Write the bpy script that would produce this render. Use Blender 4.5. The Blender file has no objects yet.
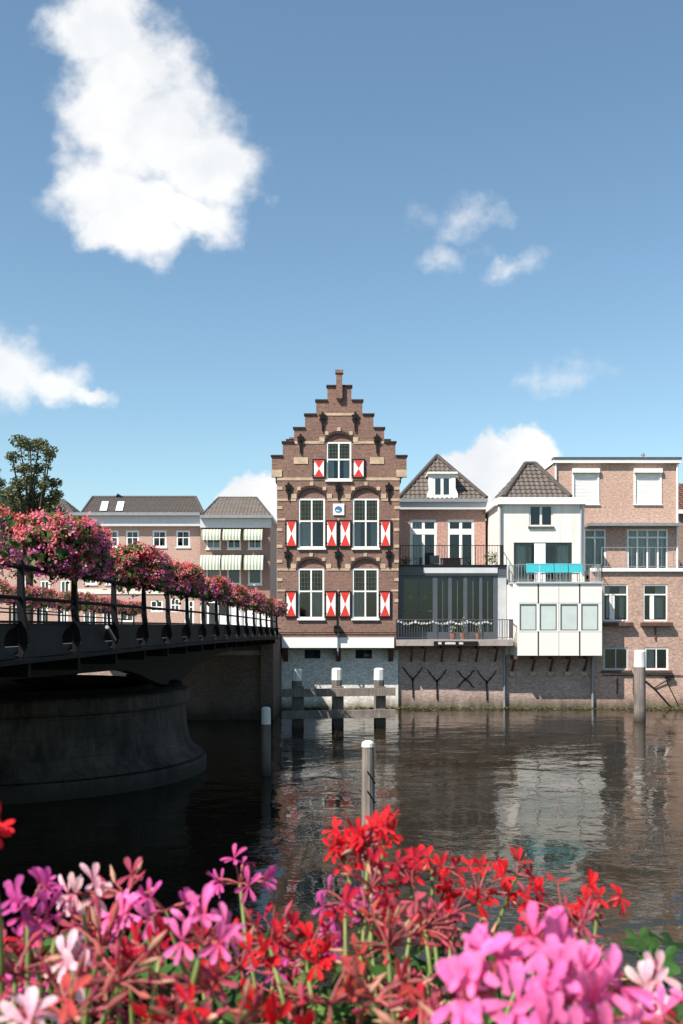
import bpy, bmesh, math, random
from mathutils import Vector, Matrix, noise
from mathutils.geometry import tessellate_polygon

random.seed(7)
SC = bpy.context.scene
COL = SC.collection
PI = math.pi
CAMZ = 4.25          # eye above the water
HY = 625.0           # pixel row of the horizon
def PX(px, d): return (px - 341.5) / 1000.0 * d
def PZ(py, d): return CAMZ + (HY - py) / 1000.0 * d
def P(px, py, d): return Vector((PX(px, d), d, PZ(py, d)))
def U(a, b): return random.uniform(a, b)

# ------------------------------------------------------------------ materials
def new_mat(name):
    m = bpy.data.materials.new(name); m.use_nodes = True
    nt = m.node_tree
    return m, nt, nt.nodes, nt.links, nt.nodes['Principled BSDF']

def ramp2(nt, fac, c0, c1, p0=0.3, p1=0.7):
    r = nt.nodes.new('ShaderNodeValToRGB')
    r.color_ramp.elements[0].position = p0; r.color_ramp.elements[1].position = p1
    r.color_ramp.elements[0].color = (*c0, 1); r.color_ramp.elements[1].color = (*c1, 1)
    nt.links.new(fac, r.inputs['Fac'])
    return r.outputs['Color']

def noise_node(nt, scale, detail=4, vec=None, rough=0.55):
    n = nt.nodes.new('ShaderNodeTexNoise')
    n.inputs['Scale'].default_value = scale; n.inputs['Detail'].default_value = detail
    n.inputs['Roughness'].default_value = rough
    if vec is not None: nt.links.new(vec, n.inputs['Vector'])
    return n

def mixc(nt, fac, a, b, blend='MIX'):
    m = nt.nodes.new('ShaderNodeMix'); m.data_type = 'RGBA'; m.blend_type = blend
    def put(sock, v):
        if hasattr(v, 'is_linked'): nt.links.new(v, sock)
        elif isinstance(v, (int, float)): sock.default_value = v
        else: sock.default_value = (*v, 1)
    put(m.inputs[0], fac); put(m.inputs[6], a); put(m.inputs[7], b)
    return m.outputs[2]

def pos_vec(nt, sx=1, sy=1, sz=1):
    g = nt.nodes.new('ShaderNodeNewGeometry')
    mp = nt.nodes.new('ShaderNodeMapping'); mp.inputs['Scale'].default_value = (sx, sy, sz)
    nt.links.new(g.outputs['Position'], mp.inputs['Vector'])
    return mp.outputs['Vector']

def wall_vec(nt):
    g = nt.nodes.new('ShaderNodeNewGeometry')
    s = nt.nodes.new('ShaderNodeSeparateXYZ'); nt.links.new(g.outputs['Position'], s.inputs[0])
    a = nt.nodes.new('ShaderNodeMath'); a.operation = 'ADD'
    nt.links.new(s.outputs[0], a.inputs[0]); nt.links.new(s.outputs[1], a.inputs[1])
    c = nt.nodes.new('ShaderNodeCombineXYZ')
    nt.links.new(a.outputs[0], c.inputs[0]); nt.links.new(s.outputs[2], c.inputs[1])
    return c.outputs[0]

def bump(nt, b, height, strength=0.3, dist=0.02):
    n = nt.nodes.new('ShaderNodeBump'); n.inputs['Strength'].default_value = strength
    n.inputs['Distance'].default_value = dist
    nt.links.new(height, n.inputs['Height']); nt.links.new(n.outputs['Normal'], b.inputs['Normal'])

def plain(name, col, rough=0.6, var=0.25, scale=3.0, metal=0.0, stretch=(1, 1, 1), bmp=0.0, spec=0.5):
    m, nt, N, L, b = new_mat(name)
    v = pos_vec(nt, *stretch)
    n = noise_node(nt, scale, 6, v, 0.65)
    lo = tuple(c * (1 - var) for c in col); hi = tuple(min(1, c * (1 + var * 0.6)) for c in col)
    L.new(ramp2(nt, n.outputs['Fac'], lo, hi), b.inputs['Base Color'])
    b.inputs['Roughness'].default_value = rough; b.inputs['Metallic'].default_value = metal
    b.inputs['Specular IOR Level'].default_value = spec
    if bmp: bump(nt, b, noise_node(nt, scale * 8, 5, v).outputs['Fac'], bmp, 0.02)
    return m

def brick(name, c1, c2, mortar, bw=0.22, rh=0.068, ms=0.008, stain=(0.5, 0.5, 0.5), amount=0.35, low=None, lowz=1.2, bmp=0.5):
    m, nt, N, L, b = new_mat(name)
    v = wall_vec(nt)
    t = N.new('ShaderNodeTexBrick')
    t.inputs['Color1'].default_value = (*c1, 1); t.inputs['Color2'].default_value = (*c2, 1)
    t.inputs['Mortar'].default_value = (*mortar, 1)
    t.inputs['Scale'].default_value = 1.0; t.inputs['Mortar Size'].default_value = ms
    t.inputs['Brick Width'].default_value = bw; t.inputs['Row Height'].default_value = rh
    t.inputs['Bias'].default_value = -0.1
    L.new(v, t.inputs['Vector'])
    n1 = noise_node(nt, 0.9, 6, pos_vec(nt, 1, 1, 0.6), 0.7)
    n2 = noise_node(nt, 7.0, 4, pos_vec(nt, 1, 1, 2.0), 0.6)
    f1 = ramp2(nt, n1.outputs['Fac'], (0, 0, 0), (1, 1, 1), 0.35, 0.75)
    c = mixc(nt, f1, t.outputs['Color'], mixc(nt, amount, t.outputs['Color'], stain, 'MULTIPLY'))
    f2 = ramp2(nt, n2.outputs['Fac'], (0.62, 0.61, 0.60), (1.28, 1.26, 1.24), 0.3, 0.7)
    c = mixc(nt, 1.0, c, f2, 'MULTIPLY')
    if low is not None:                              # damp tide band near the water line
        g = N.new('ShaderNodeNewGeometry'); s = N.new('ShaderNodeSeparateXYZ'); L.new(g.outputs['Position'], s.inputs[0])
        nn = noise_node(nt, 1.7, 4, pos_vec(nt, 1, 1, 0.3))
        a = N.new('ShaderNodeMath'); a.operation = 'MULTIPLY_ADD'; a.inputs[1].default_value = -0.9
        L.new(nn.outputs['Fac'], a.inputs[0]); L.new(s.outputs[2], a.inputs[2])
        r = N.new('ShaderNodeMapRange'); r.inputs['From Min'].default_value = -0.45; r.inputs['From Max'].default_value = lowz - 0.45
        r.inputs['To Min'].default_value = 1; r.inputs['To Max'].default_value = 0
        L.new(a.outputs[0], r.inputs['Value'])
        c = mixc(nt, r.outputs['Result'], c, low)
    L.new(c, b.inputs['Base Color'])
    b.inputs['Roughness'].default_value = 0.85; b.inputs['Specular IOR Level'].default_value = 0.25
    bump(nt, b, t.outputs['Fac'], -bmp, 0.01)
    return m

def attr_mat(name, rough=0.5, trans=0.25, var=0.15, spec=0.4, tint=(1, 1, 1)):
    m, nt, N, L, b = new_mat(name)
    a = N.new('ShaderNodeAttribute'); a.attribute_name = 'Col'
    n = noise_node(nt, 60, 3, pos_vec(nt))
    f = ramp2(nt, n.outputs['Fac'], (1 - var,) * 3, (1 + var,) * 3)
    c = mixc(nt, 1.0, a.outputs['Color'], f, 'MULTIPLY')
    L.new(c, b.inputs['Base Color'])
    b.inputs['Roughness'].default_value = rough; b.inputs['Specular IOR Level'].default_value = spec
    t = N.new('ShaderNodeBsdfTranslucent'); L.new(mixc(nt, 1.0, c, tint, 'MULTIPLY'), t.inputs['Color'])
    mx = N.new('ShaderNodeMixShader'); mx.inputs[0].default_value = trans
    L.new(b.outputs[0], mx.inputs[1]); L.new(t.outputs[0], mx.inputs[2])
    L.new(mx.outputs[0], N['Material Output'].inputs['Surface'])
    return m

def glass(name, tint=(0.55, 0.6, 0.6), base_refl=0.05):
    m, nt, N, L, b = new_mat(name)
    N.remove(b)
    tr = N.new('ShaderNodeBsdfTransparent'); tr.inputs['Color'].default_value = (*tint, 1)
    gl = N.new('ShaderNodeBsdfGlossy'); gl.inputs['Roughness'].default_value = 0.03
    gl.inputs['Color'].default_value = (0.6, 0.66, 0.74, 1)
    n = noise_node(nt, 1.3, 2, pos_vec(nt))
    bp = N.new('ShaderNodeBump'); bp.inputs['Strength'].default_value = 0.08; L.new(n.outputs['Fac'], bp.inputs['Height'])
    L.new(bp.outputs['Normal'], gl.inputs['Normal'])
    fr = N.new('ShaderNodeFresnel'); fr.inputs['IOR'].default_value = 1.5
    ad = N.new('ShaderNodeMath'); ad.operation = 'ADD'; ad.inputs[1].default_value = base_refl
    L.new(fr.outputs[0], ad.inputs[0])
    mx = N.new('ShaderNodeMixShader'); L.new(ad.outputs[0], mx.inputs[0])
    L.new(tr.outputs[0], mx.inputs[1]); L.new(gl.outputs[0], mx.inputs[2])
    L.new(mx.outputs[0], N['Material Output'].inputs['Surface'])
    return m

def tile_mat(name, c0, c1, moss=(0.09, 0.085, 0.04)):
    m, nt, N, L, b = new_mat(name)
    g = N.new('ShaderNodeNewGeometry')
    n = noise_node(nt, 5.0, 5, pos_vec(nt)); n2 = noise_node(nt, 0.9, 5, pos_vec(nt))
    c = ramp2(nt, n.outputs['Fac'], c0, c1, 0.3, 0.7)
    c = mixc(nt, ramp2(nt, n2.outputs['Fac'], (0, 0, 0), (0.5, 0.5, 0.5), 0.5, 0.75), c, moss)
    L.new(c, b.inputs['Base Color']); b.inputs['Roughness'].default_value = 0.75
    return m

def stripes_mat(name, ca, cb, period):
    m, nt, N, L, b = new_mat(name)
    g = N.new('ShaderNodeNewGeometry'); s = N.new('ShaderNodeSeparateXYZ'); L.new(g.outputs['Position'], s.inputs[0])
    d = N.new('ShaderNodeMath'); d.operation = 'DIVIDE'; d.inputs[1].default_value = period; L.new(s.outputs[0], d.inputs[0])
    f = N.new('ShaderNodeMath'); f.operation = 'FRACT'; L.new(d.outputs[0], f.inputs[0])
    h = N.new('ShaderNodeMath'); h.operation = 'GREATER_THAN'; h.inputs[1].default_value = 0.5; L.new(f.outputs[0], h.inputs[0])
    L.new(mixc(nt, h.outputs[0], ca, cb), b.inputs['Base Color']); b.inputs['Roughness'].default_value = 0.8
    return m

M = {}
M['step_brick'] = brick('step_brick', (0.265, 0.14, 0.108), (0.18, 0.097, 0.078), (0.27, 0.21, 0.175), stain=(0.55, 0.53, 0.53), amount=0.6)
M['dark_brick'] = brick('dark_brick', (0.05, 0.03, 0.026), (0.035, 0.022, 0.02), (0.06, 0.05, 0.045), bw=0.07, rh=0.22)
M['sandstone'] = plain('sandstone', (0.5, 0.37, 0.26), 0.8, 0.35, 2.2, bmp=0.3)
M['brick_red'] = brick('brick_red', (0.50, 0.285, 0.235), (0.42, 0.235, 0.19), (0.47, 0.37, 0.33), stain=(0.78, 0.74, 0.73))
M['brick_pale'] = brick('brick_pale', (0.53, 0.345, 0.275), (0.46, 0.285, 0.225), (0.5, 0.41, 0.35), stain=(0.8, 0.76, 0.74))
M['brick_quay'] = brick('brick_quay', (0.46, 0.34, 0.30), (0.38, 0.275, 0.24), (0.43, 0.36, 0.33), stain=(0.62, 0.58, 0.56), amount=0.7, low=(0.07, 0.062, 0.045), lowz=0.75)
M['brick_low'] = brick('brick_low', (0.50, 0.325, 0.265), (0.42, 0.265, 0.21), (0.46, 0.375, 0.32), stain=(0.7, 0.66, 0.64), amount=0.6, low=(0.08, 0.07, 0.05), lowz=0.7)
M['brick_far'] = brick('brick_far', (0.50, 0.32, 0.265), (0.44, 0.275, 0.225), (0.48, 0.39, 0.34), stain=(0.75, 0.7, 0.7))
M['brick_far_brown'] = brick('brick_far_brown', (0.33, 0.19, 0.15), (0.27, 0.15, 0.12), (0.3, 0.24, 0.2), stain=(0.7, 0.65, 0.65))
M['base_plaster'] = brick('base_plaster', (0.70, 0.69, 0.65), (0.68, 0.67, 0.63), (0.64, 0.63, 0.6), ms=0.003, stain=(0.8, 0.78, 0.74), amount=0.6, low=(0.16, 0.13, 0.085), lowz=0.55, bmp=0.12)
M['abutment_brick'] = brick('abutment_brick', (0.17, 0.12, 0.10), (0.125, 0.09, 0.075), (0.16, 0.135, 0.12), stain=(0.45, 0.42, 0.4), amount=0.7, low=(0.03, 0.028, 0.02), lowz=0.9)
M['white_wall'] = plain('white_wall', (0.72, 0.685, 0.635), 0.75, 0.15, 1.6, stretch=(2, 2, 0.16))
M['white_paint'] = plain('white_paint', (0.8, 0.79, 0.76), 0.45, 0.08, 2.5)
M['white_panel'] = plain('white_panel', (0.73, 0.70, 0.655), 0.35, 0.05, 0.8, stretch=(1, 1, 0.4))
M['cream_paint'] = plain('cream_paint', (0.66, 0.63, 0.56), 0.5, 0.12, 2.0)
M['grey_paint'] = plain('grey_paint', (0.45, 0.46, 0.47), 0.5, 0.12, 2.0)
M['cornice_grey'] = plain('cornice_grey', (0.53, 0.54, 0.55), 0.5, 0.1, 2.0)
M['slate_steel'] = plain('slate_steel', (0.075, 0.085, 0.1), 0.4, 0.2, 2.0)
M['black_paint'] = plain('black_paint', (0.008, 0.008, 0.009), 0.5, 0.3, 6.0, spec=0.3)
M['dark_green'] = plain('dark_green_paint', (0.018, 0.03, 0.024), 0.45, 0.2, 4.0)
M['iron'] = plain('wrought_iron', (0.007, 0.0065, 0.0065), 0.65, 0.4, 12.0, spec=0.2)
M['red_paint'] = plain('red_paint', (0.62, 0.035, 0.025), 0.45, 0.15, 6.0)
M['rust_brown'] = plain('rust_brown', (0.10, 0.05, 0.035), 0.8, 0.4, 4.0)
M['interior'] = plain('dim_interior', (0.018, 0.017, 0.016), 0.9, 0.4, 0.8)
M['curtain'] = plain('net_curtain', (0.62, 0.62, 0.6), 0.9, 0.3, 5.0, stretch=(3, 1, 0.12))
M['curtain_grey'] = plain('grey_curtain', (0.42, 0.42, 0.42), 0.9, 0.35, 5.0, stretch=(3, 1, 0.12))
M['glass'] = glass('window_glass', (0.84, 0.87, 0.86), 0.012)
M['glass_clear'] = glass('clear_glass', (0.6, 0.64, 0.64), 0.015)
M['glass_leaded'] = plain('leaded_glass', (0.028, 0.036, 0.025), 0.25, 0.9, 14.0, spec=0.25)
M['frosted'] = plain('frosted_film_glass', (0.50, 0.56, 0.545), 0.12, 0.12, 1.2)
M['lead'] = plain('lead_came', (0.10, 0.11, 0.09), 0.5, 0.2, 5.0)
M['tile_brown'] = tile_mat('tile_brown', (0.075, 0.06, 0.052), (0.135, 0.11, 0.098))
M['tile_far'] = tile_mat('tile_far', (0.12, 0.10, 0.085), (0.2, 0.168, 0.145))
M['tile_far_dark'] = tile_mat('tile_far_dark', (0.06, 0.05, 0.045), (0.11, 0.092, 0.085))
M['tile_red'] = tile_mat('tile_red', (0.10, 0.032, 0.024), (0.15, 0.05, 0.034))
M['ridge'] = plain('ridge_tile', (0.06, 0.05, 0.045), 0.8, 0.3, 5.0)
M['zinc'] = plain('zinc', (0.28, 0.29, 0.3), 0.45, 0.2, 3.0, metal=0.3)
M['flat_roof'] = plain('bitumen', (0.05, 0.05, 0.052), 0.9, 0.2, 2.0)
M['awning'] = stripes_mat('awning_canvas', (0.56, 0.56, 0.49), (0.24, 0.28, 0.21), 0.30)
M['blue_enamel'] = plain('blue_enamel', (0.035, 0.16, 0.32), 0.25, 0.15, 20.0)
M['teal_enamel'] = plain('teal_enamel', (0.12, 0.33, 0.33), 0.25, 0.15, 20.0)
M['turquoise'] = plain('turquoise_cloth', (0.02, 0.52, 0.60), 0.8, 0.12, 8.0)
M['chair_grey'] = plain('chair_grey', (0.16, 0.165, 0.17), 0.5, 0.2, 8.0)
M['skylight'] = plain('skylight_blind', (0.75, 0.76, 0.76), 0.2, 0.06, 2.0)
M['concrete'] = plain('concrete', (0.33, 0.28, 0.26), 0.85, 0.25, 3.0, bmp=0.2)
M['stone_curb'] = plain('stone', (0.26, 0.25, 0.235), 0.85, 0.3, 3.0, bmp=0.2)
M['bridge_steel'] = plain('bridge_steel', (0.008, 0.0085, 0.0095), 0.7, 0.35, 3.0, spec=0.1)
M['bridge_panel'] = plain('bridge_panel', (0.021, 0.021, 0.0215), 0.7, 0.4, 1.6, spec=0.12, stretch=(1, 1, 0.5))
M['asphalt'] = plain('asphalt', (0.05, 0.05, 0.052), 0.9, 0.25, 6.0, bmp=0.2)
M['paving'] = plain('paving', (0.17, 0.15, 0.135), 0.9, 0.25, 3.0)
M['terracotta'] = plain('terracotta', (0.3, 0.13, 0.08), 0.8, 0.2, 6.0)
M['trough'] = plain('planter_green', (0.02, 0.03, 0.025), 0.6, 0.2, 6.0)
M['soil'] = plain('soil', (0.03, 0.022, 0.016), 0.95, 0.4, 20.0)
M['wood_table'] = plain('wood_table', (0.13, 0.05, 0.035), 0.6, 0.3, 5.0)
M['leaf'] = attr_mat('leaf', 0.6, 0.25, 0.25, 0.15, (1.0, 1.2, 0.35))
M['petal'] = attr_mat('petal', 0.7, 0.38, 0.22, 0.12)
M['stem'] = attr_mat('stem_skin', 0.55, 0.1, 0.2, 0.3)
M['tree_leaf'] = attr_mat('tree_leaf', 0.5, 0.15, 0.25, 0.3)
M['bark'] = plain('bark', (0.06, 0.045, 0.035), 0.9, 0.4, 6.0, bmp=0.5)
M['weed'] = attr_mat('water_weed', 0.7, 0.1, 0.3, 0.2)

def pier_mat():
    m, nt, N, L, b = new_mat('weathered_pier_stone')
    n1 = noise_node(nt, 0.8, 8, pos_vec(nt, 1, 1, 0.6), 0.7)
    c = ramp2(nt, n1.outputs['Fac'], (0.016, 0.0125, 0.010), (0.105, 0.086, 0.070), 0.34, 0.70)
    vo = N.new('ShaderNodeTexVoronoi'); vo.feature = 'DISTANCE_TO_EDGE'; vo.inputs['Scale'].default_value = 0.75
    nz = noise_node(nt, 2.0, 4, pos_vec(nt)); 
    L.new(mixc(nt, 0.25, pos_vec(nt), nz.outputs['Color'], 'ADD'), vo.inputs['Vector'])
    ck = ramp2(nt, vo.outputs['Distance'], (0.25, 0.25, 0.25), (1, 1, 1), 0.0, 0.035)
    c = mixc(nt, 0.35, c, ck, 'MULTIPLY')
    n3 = noise_node(nt, 3.0, 6, pos_vec(nt, 2.2, 2.2, 0.25), 0.65)
    c = mixc(nt, ramp2(nt, n3.outputs['Fac'], (0, 0, 0), (0.4, 0.4, 0.4), 0.5, 0.75), c, (0.165, 0.142, 0.12))
    bt = N.new('ShaderNodeTexBrick'); bt.inputs['Scale'].default_value = 1.0; bt.inputs['Brick Width'].default_value = 1.3; bt.inputs['Row Height'].default_value = 0.47; bt.inputs['Mortar Size'].default_value = 0.012
    for q_, v_ in (('Color1', (1, 1, 1, 1)), ('Color2', (0.72, 0.72, 0.72, 1)), ('Mortar', (0.35, 0.33, 0.3, 1))): bt.inputs[q_].default_value = v_
    L.new(wall_vec(nt), bt.inputs['Vector']); c = mixc(nt, 0.55, c, bt.outputs['Color'], 'MULTIPLY')
    g = N.new('ShaderNodeNewGeometry'); s = N.new('ShaderNodeSeparateXYZ'); L.new(g.outputs['Position'], s.inputs[0])
    r = N.new('ShaderNodeMapRange'); r.inputs['From Min'].default_value = 0.1; r.inputs['From Max'].default_value = 0.55
    r.inputs['To Min'].default_value = 0.85; r.inputs['To Max'].default_value = 0
    L.new(s.outputs[2], r.inputs['Value']); c = mixc(nt, r.outputs['Result'], c, (0.028, 0.026, 0.018))
    L.new(c, b.inputs['Base Color']); b.inputs['Roughness'].default_value = 0.85; b.inputs['Specular IOR Level'].default_value = 0.25
    bump(nt, b, n1.outputs['Fac'], 0.6, 0.05)
    return m
M['pier'] = pier_mat()

def wood_mat(name, c0, c1):
    m, nt, N, L, b = new_mat(name)
    n = noise_node(nt, 9.0, 6, pos_vec(nt, 3, 3, 0.15), 0.65)
    n2 = noise_node(nt, 1.4, 4, pos_vec(nt))
    c = ramp2(nt, n.outputs['Fac'], c0, c1, 0.3, 0.68)
    c = mixc(nt, ramp2(nt, n2.outputs['Fac'], (0, 0, 0), (0.5, 0.5, 0.5), 0.45, 0.7), c, tuple(x * 0.5 for x in c0))
    g = N.new('ShaderNodeNewGeometry'); s = N.new('ShaderNodeSeparateXYZ'); L.new(g.outputs['Position'], s.inputs[0])
    r = N.new('ShaderNodeMapRange'); r.inputs['From Min'].default_value = 0.05; r.inputs['From Max'].default_value = 0.5
    r.inputs['To Min'].default_value = 0.9; r.inputs['To Max'].default_value = 0
    L.new(s.outputs[2], r.inputs['Value']); c = mixc(nt, r.outputs['Result'], c, (0.022, 0.02, 0.014))
    L.new(c, b.inputs['Base Color']); b.inputs['Roughness'].default_value = 0.8
    bump(nt, b, n.outputs['Fac'], 0.6, 0.02)
    return m
M['wood'] = wood_mat('weathered_wood', (0.10, 0.08, 0.068), (0.27, 0.23, 0.205))
M['wood_dark'] = wood_mat('wet_wood', (0.07, 0.058, 0.05), (0.21, 0.18, 0.16))
M['pile_white'] = plain('pile_white', (0.66, 0.65, 0.62), 0.6, 0.2, 6.0, stretch=(1, 1, 0.3))

def water_mat():
    m, nt, N, L, b = new_mat('canal_water')
    n0 = noise_node(nt, 0.25, 3, pos_vec(nt))
    L.new(ramp2(nt, n0.outputs['Fac'], (0.016, 0.0115, 0.006), (0.024, 0.0175, 0.0095)), b.inputs['Base Color'])
    b.inputs['Roughness'].default_value = 0.035; b.inputs['IOR'].default_value = 1.21
    v = pos_vec(nt, 1.0, 1.0, 1)
    a = noise_node(nt, 1.15, 3, pos_vec(nt, 1.0, 1.1, 1), 0.5); a.inputs['Distortion'].default_value = 0.6
    c = noise_node(nt, 4.2, 3, pos_vec(nt, 0.9, 1.1, 1), 0.5)
    d = noise_node(nt, 0.35, 2, v)
    ad = N.new('ShaderNodeMath'); ad.operation = 'MULTIPLY_ADD'; ad.inputs[1].default_value = 0.28
    L.new(c.outputs['Fac'], ad.inputs[0]); L.new(a.outputs['Fac'], ad.inputs[2])
    amp = ramp2(nt, d.outputs['Fac'], (0.22, 0.22, 0.22), (1, 1, 1), 0.36, 0.62)
    ml = N.new('ShaderNodeMath'); ml.operation = 'MULTIPLY'; L.new(ad.outputs[0], ml.inputs[0]); L.new(amp, ml.inputs[1])
    bump(nt, b, ml.outputs[0], 1.0, 0.031)
    return m
M['water'] = water_mat()

# ------------------------------------------------------------------ mesh builder
ORG = {}
class MB:
    def __init__(s): s.v = []; s.f = []; s.m = []; s.c = None; s.cc = (1, 1, 1)
    def use_col(s): s.c = []; return s
    def face(s, idx, m=0):
        s.f.append(tuple(idx)); s.m.append(m)
        if s.c is not None: s.c.append(s.cc)
    def add(s, pts, faces, m=0):
        o = len(s.v); s.v.extend(Vector(p) for p in pts)
        for f in faces: s.face([o + i for i in f], m)
    def poly(s, pts, m=0): s.add(pts, [tuple(range(len(pts)))], m)
    def box(s, x0, x1, y0, y1, z0, z1, m=0):
        s.add([(x0, y0, z0), (x1, y0, z0), (x1, y1, z0), (x0, y1, z0), (x0, y0, z1), (x1, y0, z1), (x1, y1, z1), (x0, y1, z1)],
              [(0, 3, 2, 1), (4, 5, 6, 7), (0, 1, 5, 4), (1, 2, 6, 5), (2, 3, 7, 6), (3, 0, 4, 7)], m)
    def bar(s, p0, p1, w, h, up=(0, 0, 1), m=0, w1=None, h1=None):
        p0 = Vector(p0); p1 = Vector(p1); d = (p1 - p0).normalized(); up = Vector(up)
        if abs(d.dot(up)) > 0.98: up = Vector((0, 1, 0))
        a = d.cross(up).normalized(); b = a.cross(d).normalized()
        w1 = w if w1 is None else w1; h1 = h if h1 is None else h1
        pts = []
        for p, ww, hh in ((p0, w, h), (p1, w1, h1)):
            for sa, sb in ((-1, -1), (1, -1), (1, 1), (-1, 1)): pts.append(p + a * sa * ww / 2 + b * sb * hh / 2)
        s.add(pts, [(0, 3, 2, 1), (4, 5, 6, 7), (0, 1, 5, 4), (1, 2, 6, 5), (2, 3, 7, 6), (3, 0, 4, 7)], m)
    def tube(s, pts, rad, n=8, m=0, cap=True):
        pts = [Vector(p) for p in pts]
        if isinstance(rad, (int, float)): rad = [rad] * len(pts)
        o = len(s.v)
        ref = None
        for i, p in enumerate(pts):
            d = (pts[min(i + 1, len(pts) - 1)] - pts[max(i - 1, 0)]).normalized()
            if ref is None:
                ref = Vector((0, 0, 1)) if abs(d.z) < 0.9 else Vector((1, 0, 0))
            a = d.cross(ref).normalized(); b = a.cross(d).normalized(); ref = b
            for k in range(n):
                t = 2 * PI * k / n
                s.v.append(p + (a * math.cos(t) + b * math.sin(t)) * rad[i])
        for i in range(len(pts) - 1):
            for k in range(n):
                k2 = (k + 1) % n
                s.face((o + i * n + k, o + i * n + k2, o + (i + 1) * n + k2, o + (i + 1) * n + k), m)
        if cap:
            s.face([o + k for k in range(n)][::-1], m); s.face([o + (len(pts) - 1) * n + k for k in range(n)], m)
    def lathe(s, c, prof, n=48, m=0):
        cx, cy = c; o = len(s.v)
        for r, z in prof:
            for k in range(n):
                t = 2 * PI * k / n; s.v.append(Vector((cx + r * math.cos(t), cy + r * math.sin(t), z)))
        for i in range(len(prof) - 1):
            for k in range(n):
                k2 = (k + 1) % n
                s.face((o + i * n + k, o + i * n + k2, o + (i + 1) * n + k2, o + (i + 1) * n + k), m)
        s.face([o + k for k in range(n)][::-1], m); s.face([o + (len(prof) - 1) * n + k for k in range(n)], m)
    def prism(s, outline, y0, y1, holes=(), m=0, mside=None):
        """polygon in (x, z) with holes, between y0 (front) and y1"""
        loops = [[Vector((x, z, 0)) for x, z in outline]] + [[Vector((x, z, 0)) for x, z in h] for h in holes]
        flat = [p for l in loops for p in l]
        tris = tessellate_polygon(loops)
        n = len(flat); o = len(s.v)
        for y in (y0, y1):
            for p in flat: s.v.append(Vector((p.x, y, p.y)))
        for t in tris:
            s.face((o + t[0], o + t[1], o + t[2]), m); s.face((o + n + t[2], o + n + t[1], o + n + t[0]), m)
        k = 0
        for l in loops:
            for i in range(len(l)):
                a = k + i; b = k + (i + 1) % len(l)
                s.face((o + a, o + b, o + n + b, o + n + a), m if mside is None else mside)
            k += len(l)
    def build(s, name, mats, parent=None, origin=None, smooth=False, recalc=True):
        if not isinstance(mats, (list, tuple)): mats = [mats]
        org = Vector(ORG[parent.name]) if parent is not None else Vector(origin or (0, 0, 0))
        me = bpy.data.meshes.new(name)
        me.from_pydata([tuple(v - org) for v in s.v], [], s.f)
        for mm in mats: me.materials.append(mm)
        me.polygons.foreach_set('material_index', s.m)
        if s.c is not None:
            ca = me.color_attributes.new('Col', 'FLOAT_COLOR', 'CORNER')
            buf = []
            for f, c in zip(s.f, s.c): buf.extend([c[0], c[1], c[2], 1.0] * len(f))
            ca.data.foreach_set('color', buf)
        if smooth: me.polygons.foreach_set('use_smooth', [True] * len(s.f))
        if recalc:
            bm = bmesh.new(); bm.from_mesh(me); bmesh.ops.recalc_face_normals(bm, faces=bm.faces); bm.to_mesh(me); bm.free()
        me.update()
        o = bpy.data.objects.new(name, me); COL.objects.link(o)
        if parent is not None: o.parent = parent
        else: o.location = org
        ORG[o.name] = tuple(org)
        return o

def tag(o, label=None, cat=None, group=None, kind=None):
    if label: o['label'] = label
    if cat: o['category'] = cat
    if group: o['group'] = group
    if kind: o['kind'] = kind
    return o
def thing(name, loc, label, cat, group=None):
    o = bpy.data.objects.new(name, None); COL.objects.link(o); o.location = loc; o.empty_display_size = 0.3
    ORG[o.name] = tuple(loc); return tag(o, label, cat, group)
def copy_tree(o, parent=None):
    c = o.copy(); COL.objects.link(c)
    if parent is not None: c.parent = parent
    for ch in list(o.children): copy_tree(ch, c)
    return c
def boxpart(name, parent, m, *b): 
    k = MB(); k.box(*b); return k.build(name, m, parent)

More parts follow.
